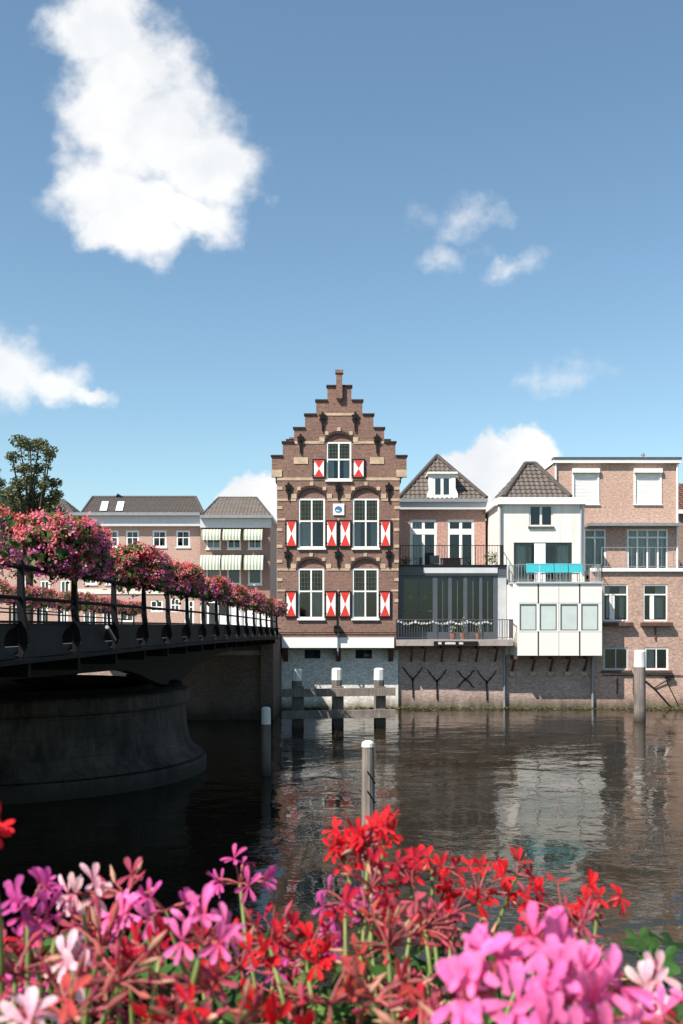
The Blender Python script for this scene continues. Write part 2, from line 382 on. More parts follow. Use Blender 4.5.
# ------------------------------------------------------------------ reusable architecture
def window(parent, x0, x1, z0, z1, yf, m=None, fw=0.07, cols=(), rows=(), bar=0.045, depth=0.10, glassm=None, curtain=None,
           sill=None, name='window', upper_glass=None, lead=False, curtain_z=None, bars_only_below=None):
    """frame set in a wall opening whose face is at yf"""
    m = m or M['white_paint']
    ya, yb = yf + depth, yf + depth + 0.07
    k = MB()
    k.box(x0, x0 + fw, ya, yb, z0, z1); k.box(x1 - fw, x1, ya, yb, z0, z1)
    k.box(x0 + fw, x1 - fw, ya, yb, z1 - fw, z1); k.box(x0 + fw, x1 - fw, ya, yb, z0, z0 + fw)
    zs = [z0 + fw] + sorted(rows) + [z1 - fw]
    for z in rows: k.box(x0 + fw, x1 - fw, ya - 0.01, yb, z - bar / 2, z + bar / 2)
    for i in range(len(zs) - 1):
        if bars_only_below is not None and zs[i] >= bars_only_below - 1e-4: continue
        a = zs[i] + (bar / 2 if i else 0); b = zs[i + 1] - (bar / 2 if i < len(zs) - 2 else 0)
        for x in cols: k.box(x - bar / 2, x + bar / 2, ya, yb, a, b)
    w = k.build(name, m, parent)
    g = MB(); zt = rows[-1] if (upper_glass and rows) else z1 - fw * 0.5
    g.box(x0 + fw * 0.5, x1 - fw * 0.5, ya + 0.03, ya + 0.04, z0 + fw * 0.5, zt); g.build('pane', glassm or M['glass'], w)
    if upper_glass:
        g = MB(); g.box(x0 + fw * 0.5, x1 - fw * 0.5, ya + 0.03, ya + 0.04, zt + 0.001, z1 - fw * 0.5); g.build('leaded_pane', upper_glass, w)
        if lead:
            g = MB()
            for i in range(1, 8): xx = x0 + (x1 - x0) * i / 8; g.box(xx - 0.008, xx + 0.008, ya + 0.018, ya + 0.028, zt + bar / 2, z1 - fw)
            for i in range(1, 5): zz = zt + (z1 - zt) * i / 5; g.box(x0 + fw, x1 - fw, ya + 0.010, ya + 0.017, zz - 0.008, zz + 0.008)
            g.build('lead_lattice', M['lead'], w)
    if curtain:
        cz0, cz1 = curtain_z or (z0, zt)
        for xa, xb in curtain_spans(curtain, x0 + fw, x1 - fw):
            c = MB(); n = max(4, int((xb - xa) / 0.06)); 
            for i in range(n):
                a = xa + (xb - xa) * i / n; b = xa + (xb - xa) * (i + 1) / n
                ya2 = yb + 0.10 + 0.025 * math.sin(i * 1.9); yb2 = yb + 0.10 + 0.025 * math.sin((i + 1) * 1.9)
                c.add([(a, ya2, cz0), (b, yb2, cz0), (b, yb2, cz1), (a, ya2, cz1)], [(0, 1, 2, 3)])
            c.build('curtain', M['curtain_grey'] if 'grey' in curtain else M['curtain'], w, recalc=False)
    if sill:
        k = MB(); k.box(x0 - 0.05, x1 + 0.05, yf - 0.07, yb - 0.075, z0 - 0.09, z0 - 0.002); k.build('sill', sill, w)
    return w
def curtain_spans(kind, a, b):
    w = b - a
    if 'sides' in kind: return [(a, a + 0.28 * w), (b - 0.28 * w, b)]
    if 'left' in kind: return [(a, a + 0.45 * w)]
    if 'right' in kind: return [(b - 0.45 * w, b)]
    return [(a, b)]
def rect(x0, x1, z0, z1): return [(x0, z0), (x1, z0), (x1, z1), (x0, z1)]

def in_poly(u, v, poly):
    c = False; n = len(poly)
    for i in range(n):
        x1, y1 = poly[i]; x2, y2 = poly[(i + 1) % n]
        if (y1 > v) != (y2 > v) and u < (x2 - x1) * (v - y1) / (y2 - y1) + x1: c = not c
    return c
def pantiles(parent, pts, tw, ch, m, name='roof', amp=0.05, step=0.045, under=None):
    """tiled slope on the planar polygon pts (first edge = eave), with a slab below"""
    O = pts[0]; eu = (pts[1] - pts[0]).normalized()
    en = eu.cross((pts[2] - pts[0])).normalized()
    if en.z < 0: en = -en
    ev = en.cross(eu).normalized()
    if ev.z < 0: ev = -ev
    uv = [((p - O).dot(eu), (p - O).dot(ev)) for p in pts]
    us = [a for a, b in uv]; vs = [b for a, b in uv]
    k = MB(); du = tw / 5
    nu = int((max(us) - min(us)) / du) + 1; nr = int(max(vs) / ch) + 1
    for r in range(nr):
        for i in range(nu):
            u0 = min(us) + i * du; u1 = u0 + du
            va, vb = r * ch, (r + 1) * ch + 0.03
            if not in_poly((u0 + u1) / 2, r * ch + ch * 0.5, uv): continue
            def h(u): t = (u / tw) % 1.0; return amp * (math.sin(2 * PI * t) * 0.5 + 0.5)
            j = 0.006 * math.sin(r * 12.9 + int(u0 / tw) * 7.7)
            a = O + eu * u0 + ev * va + en * (h(u0) + step + j); b = O + eu * u1 + ev * va + en * (h(u1) + step + j)
            c = O + eu * u1 + ev * vb + en * (h(u1) + j); d = O + eu * u0 + ev * vb + en * (h(u0) + j)
            a2 = O + eu * u0 + ev * (va + 0.004) + en * (h(u0) - 0.01); b2 = O + eu * u1 + ev * (va + 0.004) + en * (h(u1) - 0.01)
            k.add([a, b, c, d, a2, b2], [(0, 1, 2, 3), (4, 5, 1, 0)])
    low = [p - en * 0.02 for p in pts]; low2 = [p - en * 0.14 for p in pts]; n = len(pts)
    k.add(low + low2, [tuple(range(n)), tuple(range(2 * n - 1, n - 1, -1))] + [(i, (i + 1) % n, n + (i + 1) % n, n + i) for i in range(n)])
    return k.build(name, m, parent, recalc=False)

def railing(k, pts, z0, z1, step=0.12, r=0.012, top=0.03, posts=1.4):
    """balusters along a polyline of (x, y)"""
    for (xa, ya), (xb, yb) in zip(pts[:-1], pts[1:]):
        L = math.hypot(xb - xa, yb - ya); n = max(1, int(L / step))
        k.bar((xa, ya, z1), (xb, yb, z1), top, top); k.bar((xa, ya, z0 + 0.08), (xb, yb, z0 + 0.08), top * 0.8, top * 0.8)
        for i in range(n + 1):
            x = xa + (xb - xa) * i / n; y = ya + (yb - ya) * i / n
            big = (i % max(1, int(posts / step))) == 0
            k.bar((x, y, z0 if big else z0 + 0.08), (x, y, z1), (r * 3 if big else r * 1.6), (r * 3 if big else r * 1.6))

# ------------------------------------------------------------------ setting: water, street, near quay
k = MB(); k.poly([(-400, 1.25, 0), (400, 1.25, 0), (400, 51.3, 0), (-400, 51.3, 0)])
tag(k.build('water', M['water']), 'dark brown rippled canal water', None, None, 'structure')
k = MB(); k.poly([(-2500, 51.6, 3.4), (2500, 51.6, 3.4), (2500, 5000, 3.4), (-2500, 5000, 3.4)])
tag(k.build('street', M['paving']), 'paved street level behind the bridge', None, None, 'structure')
k = MB(); k.box(-12, 12, -6, 1.25, -0.4, 2.6)
tag(k.build('quay', M['stone_curb'], recalc=True), 'stone quay on the near bank', None, None, 'structure')

# ------------------------------------------------------------------ stepped gable house
D = 50.0
X = lambda p: PX(p, D); Z = lambda p: PZ(p, D)
root = thing('stepped_gable_house', (X(338), D, 0), 'tall dark brick stepped gable house with red and white shutters standing in the water', 'house')
lv = [(271.8, 456.5), (282.7, 442.7), (294, 428.6), (305, 415), (316.2, 401), (327.4, 386.6)]
rv = [(406.6, 456.5), (395.5, 442.7), (384.2, 428.6), (373.4, 415), (362.4, 401), (351.4, 386.6)]
out = [(277, 637), (277, 480), (274, 476), (271.8, 470), (271.8, 456.5)]
for i in range(1, 6): out += [(lv[i][0], lv[i - 1][1]), (lv[i][0], lv[i][1])]
for i in range(5, 0, -1): out += [(rv[i][0], rv[i][1]), (rv[i][0], rv[i - 1][1])]
out += [(406.6, 456.5), (406.6, 470), (404, 476), (399.8, 480), (397.5, 637)]
outline = [(X(a), Z(b)) for a, b in out]
wins = [(326.3, 351.3, 442, 480, 433.5), (298.4, 325, 498.6, 548, 488), (352.5, 379, 498.6, 548, 488), (298, 324.2, 568.6, 618.5, 559), (352.2, 378.5, 568.6, 618.5, 559)]
def arch_pts(cx, zb, a, r, n=14, t0=0.0, t1=PI): return [(cx + a * math.cos(t0 + (t1 - t0) * i / n), zb + r * math.sin(t0 + (t1 - t0) * i / n)) for i in range(n + 1)]
holes = []
for x0, x1, y0, y1, ya in wins:
    cx = (X(x0) + X(x1)) / 2; a = (X(x1) - X(x0)) / 2; zb = Z(y0) + 0.02; r = Z(ya) - zb
    holes.append([(X(x0), Z(y1)), (X(x1), Z(y1))] + arch_pts(cx, zb, a, r))
k = MB(); k.prism(outline, D, D + 0.4, holes); k.build('wall', M['step_brick'], root)
for (x0, x1, y0, y1, ya) in wins:
    cx = (X(x0) + X(x1)) / 2; a = (X(x1) - X(x0)) / 2; zb = Z(y0) + 0.02; r = Z(ya) - zb
    k = MB(); k.prism(arch_pts(cx, zb, a, r), D + 0.10, D + 0.3); k.build('arch_infill', M['step_brick'], root)
    k = MB(); o1 = arch_pts(cx, zb, a + 0.13, r + 0.13); o0 = arch_pts(cx, zb, a + 0.002, r + 0.002)
    k.prism(o1 + o0[::-1], D - 0.03, D + 0.05); k.build('relief_arch', M['dark_brick'], root)
    for t in (0.22, 0.5, 0.78):
        ang = PI * t; bx = cx + (a + 0.16) * math.cos(ang); bz = zb + (r + 0.20) * math.sin(ang) + (0.02 if t != .5 else 0)
        k = MB(); s_ = 0.088; k.box(bx - s_, bx + s_, D - 0.045, D + 0.05, bz - s_ * 0.9, bz + s_ * 1.1); k.build('voussoir_block', M['sandstone'], root)
    for sgn in (-1, 1):
        bx = cx + sgn * (a + 0.22); k = MB(); k.box(bx - 0.13, bx + 0.13, D - 0.04, D + 0.05, zb - 0.02, zb + 0.21); k.build('arch_springer', M['sandstone'], root)
# sandstone bands (split around the openings)
def band(y0, y1, xs):
    for a, b in xs:
        k = MB(); k.box(X(a), X(b), D - 0.025, D + 0.05, Z(y1), Z(y0)); k.build('sandstone_band', M['sandstone'], root)
band(413.2, 415.6, [(325, 354)])
band(441.2, 443.8, [(294.5, 324), (353.6, 384)])
band(477.6, 480.4, [(277.2, 325.9), (351.7, 399.6)])
band(498.6, 501, [(277.2, 296.2), (327.4, 350.2), (381.4, 399.4)])
band(518.4, 520.4, [(277.2, 285.4), (337.6, 339.4), (391.4, 399.2)])
band(568.4, 570.6, [(277.2, 295.8), (326.6, 349.8), (380.8, 398.6)])
band(589.6, 591.4, [(277.2, 285.4), (337.6, 339.4), (391.4, 398.3)])
for y in (488, 507.5, 529.5, 546, 561, 579.5, 600.5):
    for a, b in ((276.8, 282.5), (394.2, 399.9 - (y - 480) * 0.014)):
        k = MB(); k.box(X(a), X(b), D - 0.03, D + 0.1, Z(y + 1.7), Z(y - 1.3)); k.build('quoin', M['sandstone'], root)
for a, b in ((271.5, 282), (396.4, 406.9)):
    k = MB(); k.box(X(a), X(b), D - 0.05, D + 0.2, Z(477), Z(470)); k.build('kneeler_stone', M['sandstone'], root)
for a, b in ((293.8, 308), (370, 384)):
    k = MB(); k.box(X(a), X(b), D - 0.03, D + 0.05, Z(464), Z(457.4)); k.build('blank_tablet', M['sandstone'], root)
# coping stones on the steps
for i in range(6):
    nxl = lv[i + 1][0] if i < 5 else 339; nxr = rv[i + 1][0] if i < 5 else 338.6
    if i < 5:
        for a, b in ((lv[i][0] - 1.1, nxl), (nxr, rv[i][0] + 1.1)):
            k = MB(); k.box(X(a), X(b), D - 0.07, D + 0.46, Z(lv[i][1]) + 0.002, Z(lv[i][1] - 1.5)); k.build('coping_stone', M['dark_brick'], root)
    else:
        k = MB(); k.box(X(lv[5][0] - 1.1), X(rv[5][0] + 1.1), D - 0.07, D + 0.46, Z(386.6) + 0.002, Z(385.1)); k.build('coping_stone', M['dark_brick'], root)
k = MB(); k.bar((X(339.3), D - 0.05, Z(399)), (X(339.3), D - 0.05, Z(374)), 0.30, 0.30, (0, 1, 0))
k.bar((X(339.3), D - 0.05, Z(374)), (X(339.3), D - 0.05, Z(370.8)), 0.4, 0.4, (0, 1, 0))
k.bar((X(339.3), D - 0.05, Z(402)), (X(339.3), D - 0.05, Z(399)), 0.12, 0.12, (0, 1, 0), w1=0.30, h1=0.30); k.build('pinnacle', M['step_brick'], root)
k = MB(); k.box(X(288.2), X(294.6), D + 1.6, D + 2.3, Z(470), Z(433)); k.box(X(287.7), X(295.1), D + 1.55, D + 2.35, Z(433), Z(431.4)); k.build('chimney', M['step_brick'], root)
# windows
cur = ['left', None, 'grey_left', 'left', None]
kinds = ['curtain_sides', 'curtain_left', 'grey_sides', 'grey_right', 'grey_left']
for (x0, x1, y0, y1, ya), cu in zip(wins, kinds):
    zt = Z(y0 + (y1 - y0) * (0.455 if y1 > 490 else 0.46))
    window(root, X(x0) + 0.004, X(x1) - 0.004, Z(y1), Z(y0), D - 0.03, fw=0.08, cols=[(X(x0) + X(x1)) / 2], rows=[zt], bar=0.075, depth=0.06,
           curtain=cu, sill=M['white_paint'], upper_glass=M['glass_leaded'], lead=True)
# shutters: hourglass of white and red on a black board
def shutter(x0, x1, y0, y1):
    k = MB(); a, b, c, d = X(x0), X(x1), Z(y1), Z(y0); k.box(a, b, D - 0.075, D - 0.03, c, d, 0)
    e = 0.075; a += e; b -= e; c += e; d -= e; mx, mz = (a + b) / 2, (c + d) / 2; y = D - 0.079
    k.add([(a, y, c), (a, y, d), (mx, y, mz)], [(0, 1, 2)], 1); k.add([(b, y, c), (b, y, d), (mx, y, mz)], [(0, 1, 2)], 1)
    k.add([(a, y, d), (b, y, d), (mx, y, mz)], [(0, 1, 2)], 2); k.add([(a, y, c), (b, y, c), (mx, y, mz)], [(0, 1, 2)], 2)
    o = k.build('shutter', [M['black_paint'], M['white_paint'], M['red_paint']], root)
    h = MB()
    for t in (0.15, 0.85): h.box(X(x0) - 0.04, X(x0) + 0.1, D - 0.09, D - 0.081, Z(y1) + (Z(y0) - Z(y1)) * t - 0.02, Z(y1) + (Z(y0) - Z(y1)) * t + 0.02)
    h.build('strap_hinge', M['iron'], o)
for a, b in ((312.6, 325.4), (352.2, 365)): shutter(a, b, 459, 478.6)
for a, b in ((285.4, 297.6), (325.6, 337.8), (339.2, 351.4), (379.4, 391.4)): shutter(a, b, 520.2, 547.4)
for a, b in ((285.2, 297.2), (324.8, 337), (339, 351.2), (379, 391)): shutter(a, b, 591, 617.6)
# wall anchors
def anchor(px, py, tail=11):
    x, z = X(px), Z(py); k = MB(); y0, y1 = D - 0.09, D - 0.035
    k.prism([(x - 0.04, z + 0.32), (x + 0.04, z + 0.32), (x + 0.06, z + 0.2), (x + 0.19, z + 0.17), (x + 0.13, z + 0.02), (x + 0.17, z - 0.08), (x + 0.05, z - 0.22), (x + 0.035, z - tail / 20),
             (x - 0.035, z - tail / 20), (x - 0.05, z - 0.22), (x - 0.17, z - 0.08), (x - 0.13, z + 0.02), (x - 0.19, z + 0.17), (x - 0.06, z + 0.2)], y0, y1)
    k.bar((x, y0 - 0.04, z), (x, y1 + 0.1, z), 0.08, 0.08); k.build('wall_anchor', M['iron'], root)
for p in ((322.6, 418.5, 13), (355.2, 418.5, 13), (300.6, 440.5, 13), (377, 440.5, 13), (288.6, 489, 11), (338.6, 489, 11), (388.8, 489, 13), (287.6, 555.5, 12), (338, 555.5, 12), (389, 555.5, 12)): anchor(*p)
# enamel board
b = boxpart('sign_board', root, M['white_paint'], X(333), X(344.2), D - 0.06, D - 0.028, Z(515.2), Z(503.8))
cx, cz = X(338.4), Z(509.6)
k = MB(); k.prism([(cx + 0.185 * math.cos(t * PI / 12), cz + 0.165 * math.sin(t * PI / 12)) for t in range(24)], D - 0.068, D - 0.061, m=0)
k.prism([(cx - 0.13, cz - 0.06), (cx - 0.04, cz - 0.10), (cx + 0.06, cz - 0.06), (cx + 0.02, cz - 0.02), (cx - 0.06, cz - 0.045), (cx - 0.1, cz + 0.0)], D - 0.074, D - 0.069, m=1)
k.prism([(cx - 0.1, cz - 0.14), (cx + 0.1, cz - 0.14), (cx + 0.16, cz - 0.07), (cx + 0.02, cz - 0.11)], D - 0.074, D - 0.069, m=2)
k.build('round_emblem', [M['blue_enamel'], M['white_paint'], M['teal_enamel']], b)
# overhang, base wall, body
DB = 50.95
boxpart('white_beam', root, M['white_paint'], X(282), X(394), D - 0.06, D + 0.3, Z(647.8), Z(637.4))
k = MB(); k.box(X(277), X(397.5), D, DB + 0.3, Z(637) - 0.25, Z(637) - 0.004); k.build('overhang_floor', M['rust_brown'], root)
cellar = [(304.5, 320.4, 649.8, 658.5), (355.5, 372, 649.8, 658.5)]
k = MB(); k.prism(rect(PX(277, DB), PX(398.2, DB), -0.6, Z(637) - 0.26), DB, DB + 0.3, [rect(PX(a, DB), PX(b_, DB), PZ(y1, DB), PZ(y0, DB)) for a, b_, y0, y1 in cellar])
k.build('base_wall', M['base_plaster'], root)
for a, b_, y0, y1 in cellar:
    window(root, PX(a, DB), PX(b_, DB), PZ(y1, DB), PZ(y0, DB), DB, m=M['black_paint'], fw=0.05, cols=[PX((a + b_) / 2, DB)], bar=0.09, depth=0.08, name='cellar_window')
boxpart('cellar_backing', root, M['interior'], X(280), X(395), DB + 0.8, DB + 0.9, 1.5, 3.05)
for p in (285.5, 338.5, 391):
    k = MB(); x = PX(p, 50.6)
    k.add([(x - 0.12, 50.05, 3.05), (x - 0.12, 51.2, 3.05), (x - 0.12, 51.2, 2.2), (x + 0.12, 50.05, 3.05), (x + 0.12, 51.2, 3.05), (x + 0.12, 51.2, 2.2)],
          [(0, 1, 2), (5, 4, 3), (0, 2, 5, 3), (0, 3, 4, 1), (1, 4, 5, 2)]); k.build('corbel', M['rust_brown'], root)
k = MB(); k.box(X(277), X(277) + 0.3, D + 0.4, D + 3, 3.0, Z(476)); k.build('side_wall', M['step_brick'], root)
k = MB(); k.box(X(399.6) - 0.3, X(399.6), D + 0.4, D + 3, 3.0, Z(476)); k.build('side_wall', M['step_brick'], root)
k = MB(); k.prism([(X(277), 2.8), (X(399.6), 2.8), (X(399.6), Z(476)), (X(338.5), Z(394)), (X(277), Z(476))], D + 3, D + 3.3); k.build('rear_wall', M['step_brick'], root)  # house kept shallow, shaped to let sun reach the veranda house
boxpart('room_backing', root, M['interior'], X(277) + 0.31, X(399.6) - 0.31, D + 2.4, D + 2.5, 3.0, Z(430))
for s_ in (-1, 1):
    xe = X(277) - 0.1 if s_ < 0 else X(399.6) + 0.1
    k = MB(); a = Vector((xe, D + 0.42, Z(478))); b_ = Vector((xe, D + 3.4, Z(478))); c = Vector((X(338.4), D + 3.4, Z(392))); d = Vector((X(338.4), D + 0.42, Z(392)))
    n_ = Vector((0, 0, -0.15)); k.add([a, b_, c, d, a + n_, b_ + n_, c + n_, d + n_], [(0, 1, 2, 3), (4, 5, 6, 7), (0, 1, 5, 4), (2, 3, 7, 6), (0, 3, 7, 4), (1, 2, 6, 5)]); k.build('roof', M['tile_brown'], root)
k = MB(); k.box(X(337) - 0.16, X(337) + 0.16, D - 0.36, D - 0.04, Z(632), Z(626.8)); k.prism([(X(337) - 0.2, Z(626.8)), (X(337) + 0.2, Z(626.8)), (X(337), Z(624.3))], D - 0.4, D - 0.03)
k.bar((X(337), D - 0.05, Z(627)), (X(337), D - 0.05, Z(616)), 0.04, 0.04); k.build('lantern', M['black_paint'], root)
k = MB(); k.tube([(X(338), D - 0.12, Z(632)), (X(338), D - 0.12, Z(651)), (X(338), D + 0.3, Z(655))], 0.045); k.build('drain_pipe', M['zinc'], root)
k = MB(); k.tube([(X(277.5), D - 0.06, Z(632.5)), (X(397), D - 0.06, Z(632.5))], 0.02, 6); k.build('cable', M['iron'], root)

# ------------------------------------------------------------------ red brick house with glass veranda (set back)
D2 = 56.0
X2 = lambda p: PX(p, D2); Z2 = lambda p: PZ(p, D2)
ZT = 7.05
root = thing('veranda_house', (X2(440), 51.2, 0), 'red brick house with hipped tile roof, white dormer and dark glass veranda over the water', 'house')
doors = [(410, 436.8, 519.5), (447.3, 474.2, 519.5)]
k = MB(); k.prism(rect(X2(398), X2(485.5), ZT - 0.3, Z2(509)), D2, D2 + 0.3, [rect(X2(a), X2(b_), ZT, Z2(y)) for a, b_, y in doors]); k.build('wall', M['brick_red'], root)
for i, (a, b_, y) in enumerate(doors):
    window(root, X2(a), X2(b_), ZT, Z2(y), D2 - 0.02, fw=0.14, cols=[X2((a + b_) / 2)], rows=[Z2(533), Z2(530.2)], bar=0.16, depth=0.05, curtain=('left', None)[i] and 'curtain_left', name='french_door')
boxpart('cornice', root, M['cornice_grey'], X2(397.5), X2(486), D2 - 0.35, D2 + 0.3, Z2(510), Z2(503))
boxpart('gutter', root, M['zinc'], X2(397), X2(486.5), D2 - 0.5, D2 - 0.1, Z2(503) + 0.003, Z2(499.5))
for x in (X2(398), X2(485.5) - 0.3): boxpart('side_wall', root, M['brick_red'], x, x + 0.3, D2 + 0.3, D2 + 9, 3, Z2(503))
boxpart('rear_wall', root, M['brick_red'], X2(398), X2(485.5), D2 + 9, D2 + 9.3, 3, Z2(503))
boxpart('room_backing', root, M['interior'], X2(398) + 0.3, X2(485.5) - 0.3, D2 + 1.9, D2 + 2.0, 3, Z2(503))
ea, eb = Vector((X2(398.5), D2 - 0.4, Z2(500))), Vector((X2(485.5), D2 - 0.4, Z2(500)))
ap = Vector((X2(441), D2 + 2.3, PZ(457, D2 + 2.3)))
ap2 = Vector((ap.x, D2 + 9.3, ap.z))
pantiles(root, [ea, eb, ap], 0.26, 0.36, M['tile_brown'])
el, er = Vector((ea.x, D2 + 9.3, ea.z)), Vector((eb.x, D2 + 9.3, eb.z))
pantiles(root, [el, ea, ap, ap2], 0.26, 0.36, M['tile_brown']); pantiles(root, [eb, er, ap2, ap], 0.26, 0.36, M['tile_brown'])
for e in (ea, eb):
    k = MB(); k.tube([e + Vector((0, 0, 0.08)), ap + Vector((0, 0, 0.08))], 0.12, 8); k.build('hip_tile', M['ridge'], root)
k = MB(); k.tube([ap + Vector((0, 0, 0.06)), ap2 + Vector((0, 0, 0.06))], 0.12, 8); k.build('ridge_tile', M['ridge'], root)
# dormer
dd = D2 - 0.42; XX = lambda p: PX(p, dd); ZZ = lambda p: PZ(p, dd)
k = MB(); k.prism([(XX(427), ZZ(499.4)), (XX(458), ZZ(499.4)), (XX(458), ZZ(494)), (XX(455.5), ZZ(488)), (XX(455.5), ZZ(474)), (XX(429.5), ZZ(474)), (XX(429.5), ZZ(488)), (XX(427), ZZ(494))], dd, dd + 0.15,
                  [rect(XX(432.8), XX(451.5), ZZ(497), ZZ(476))])
k.box(XX(429.5), XX(430.5), dd + 0.15, dd + 2.0, ZZ(499), ZZ(474)); k.box(XX(454.5), XX(455.5), dd + 0.15, dd + 2.0, ZZ(499), ZZ(474))
do = k.build('dormer', M['white_paint'], root)
k = MB(); k.box(XX(427.5), XX(457.5), dd - 0.12, dd + 2.2, ZZ(474) + 0.003, ZZ(472)); k.build('dormer_roof', M['white_paint'], do)
k = MB(); k.box(XX(431), XX(454), dd + 0.9, dd + 1.0, ZZ(499), ZZ(474)); k.build('dormer_backing', M['interior'], do)
window(root, XX(432.8), XX(451.5), ZZ(497), ZZ(476), dd - 0.02, fw=0.13, cols=[XX(442.1)], bar=0.16, depth=0.04, curtain='grey', name='dormer_window', curtain_z=(ZZ(497), ZZ(476)))
# veranda
D3 = 51.3; V = lambda p: PX(p, D3); W = lambda p: PZ(p, D3)
boxpart('terrace_roof', root, M['flat_roof'], V(398.5), V(505), D3 - 0.1, D2 - 0.02, W(574.5), ZT)
boxpart('roof_fascia', root, M['slate_steel'], V(398.3), V(506), D3 - 0.16, D3 - 0.102, W(575.5), W(566.5))
boxpart('white_fascia_strip', root, M['cornice_grey'], V(423), V(497), D3 - 0.20, D3 - 0.162, W(573.3), W(567.8))
boxpart('terrace_coping', root, M['black_paint'], V(398.3), V(506.4), D3 - 0.24, D3 + 0.1, W(566.5) + 0.002, W(565))
for a, b_ in ((399, 404), (432.6, 437.2), (448, 451.6), (463.2, 467), (479, 482), (493, 497.6)):
    boxpart('veranda_column', root, M['slate_steel'], V(a), V(b_), D3 - 0.09, D3 + 0.12, 3.5, W(575.5))
boxpart('veranda_end_panel', root, M['grey_paint'], V(497.6), V(506), D3 - 0.09, D3 + 0.2, 3.5, W(575.5))
boxpart('veranda_head_rail', root, M['slate_steel'], V(404), V(493), D3 - 0.03, D3 + 0.08, W(579), W(575.5))
boxpart('veranda_sill_rail', root, M['slate_steel'], V(404), V(493), D3 - 0.03, D3 + 0.08, 3.5, W(632))
boxpart('veranda_transom', root, M['slate_steel'], V(404), V(432.6), D3 - 0.02, D3 + 0.06, W(611.5), W(610.5))
for a, b_ in ((404, 432.6), (437.2, 448), (451.6, 463.2), (467, 479), (482, 493)):
    boxpart('veranda_pane', root, M['glass_clear'], V(a), V(b_), D3 + 0.02, D3 + 0.03, W(632), W(579))
for a, b_ in ((418, 419.2), (442.2, 443), (457, 457.8), (472.6, 473.4), (487.2, 488)):
    boxpart('glazing_bar', root, M['slate_steel'], V(a), V(b_), D3 - 0.01, D3 + 0.019, W(632), W(579))
boxpart('veranda_floor', root, M['rust_brown'], V(398.5), V(505), D3, D2, 3.2, 3.48)
boxpart('inner_wall', root, M['interior'], V(399), V(511), D3 + 3.0, D3 + 3.1, 3.48, ZT - 0.1)
boxpart('veranda_side_wall', root, M['interior'], V(505), V(506), D3 + 0.2, D3 + 3.0, 3.48, ZT - 0.1)
boxpart('veranda_side_wall', root, M['interior'], V(397.8), V(398.6), D3 + 0.2, D3 + 3.0, 3.48, ZT - 0.1)
for a in (411, 425):
    k = MB(); c = (V(a) * 1.02, D3 + 1.2); zz = W(597); k.lathe(c, [(0.03, zz - 0.13), (0.11, zz - 0.08), (0.14, zz), (0.11, zz + 0.08), (0.03, zz + 0.13)], 14); k.tube([(c[0], c[1], zz + 0.13), (c[0], c[1], ZT - 0.12)], 0.01, 5); k.build('pendant_lamp', M['white_paint'], root)
for a in (442, 466, 487):  # grey drapes added, standing in for upright reflections in the panes
    k = MB(); x = V(a) * 1.01
    for q in range(8): k.add([(x + q * 0.05, D3 + 0.35 + 0.03 * (q % 2), 3.5), (x + q * 0.05 + 0.05, D3 + 0.35 + 0.03 * ((q + 1) % 2), 3.5), (x + q * 0.05 + 0.05, D3 + 0.35 + 0.03 * ((q + 1) % 2), W(580)), (x + q * 0.05, D3 + 0.35 + 0.03 * (q % 2), W(580))], [(0, 1, 2, 3)])
    k.build('curtain', M['curtain_grey'], root, recalc=False)
D4 = 49.9
boxpart('balcony_slab', root, M['concrete'], PX(396, D4), PX(513, D4), D4, D3 - 0.1, PZ(645.8, D4), PZ(639.6, D4))
k = MB(); railing(k, [(PX(396, D4), D3 - 0.1), (PX(396, D4), D4 + 0.05), (PX(513, D4), D4 + 0.05), (PX(513, D4), D3 - 0.2)], PZ(639.4, D4), PZ(619.6, D4), 0.13, 0.013, 0.04)
k.build('balcony_railing', M['slate_steel'], root)
sg = boxpart('name_board', root, M['black_paint'], PX(433.8, D4), PX(477.8, D4), D4 - 0.05, D4 - 0.004, PZ(645.2, D4), PZ(641.2, D4))
k = MB(); x = 438.2; random.seed(3)
for wlen in (4, 11, 4):
    for i in range(wlen):                           # lettering too small to read: separate white strokes
        w_ = U(0.75, 1.2); h_ = random.choice((2.0, 2.0, 2.3)); b0 = 644.3
        k.box(PX(x, D4), PX(x + w_ * 0.72, D4), D4 - 0.056, D4 - 0.051, PZ(b0, D4), PZ(b0 - h_, D4)); x += w_
    x += 3.4
k.build('lettering', M['white_paint'], sg)
k = MB(); railing(k, [(V(400), D3 - 0.08), (V(503), D3 - 0.08), (V(503), D2 - 0.1)], ZT + 0.02, PZ(545.6, D3), 0.14, 0.011, 0.035); k.build('terrace_railing', M['black_paint'], root)
# quay wall under the veranda with wrought iron anchors
DW = 51.1
bw = MB(); bw.box(PX(398.4, DW), PX(505.5, DW), DW, DW + 0.4, -0.6, 3.35); bwo = bw.build('base_wall', M['brick_quay'], root)
def forked_anchor(px, py, x_shape=False):
    k = MB(); c = P(px, py, DW - 0.05); r = 0.03
    if x_shape:
        for sx, sz in ((-1, 1), (1, 1), (-1, -1), (1, -1)): k.tube([c, c + Vector((0.22 * sx, 0, 0.18 * sz)), c + Vector((0.36 * sx, 0, 0.40 * sz)), c + Vector((0.48 * sx, 0, 0.42 * sz))], [r * 1.3, r, r, r * 0.7], 6)
    else:
        for sx in (-1, 1): k.tube([c, c + Vector((0.22 * sx, 0, 0.22)), c + Vector((0.40 * sx, 0, 0.46)), c + Vector((0.5 * sx, 0, 0.62))], [r * 1.4, r, r, r * 0.6], 6)
        k.tube([c, c + Vector((0, 0, -0.95))], [r * 1.3, r], 6)
    k.bar(c + Vector((0, 0, 0)), c + Vector((0, 0.1, 0)), 0.12, 0.12); return k
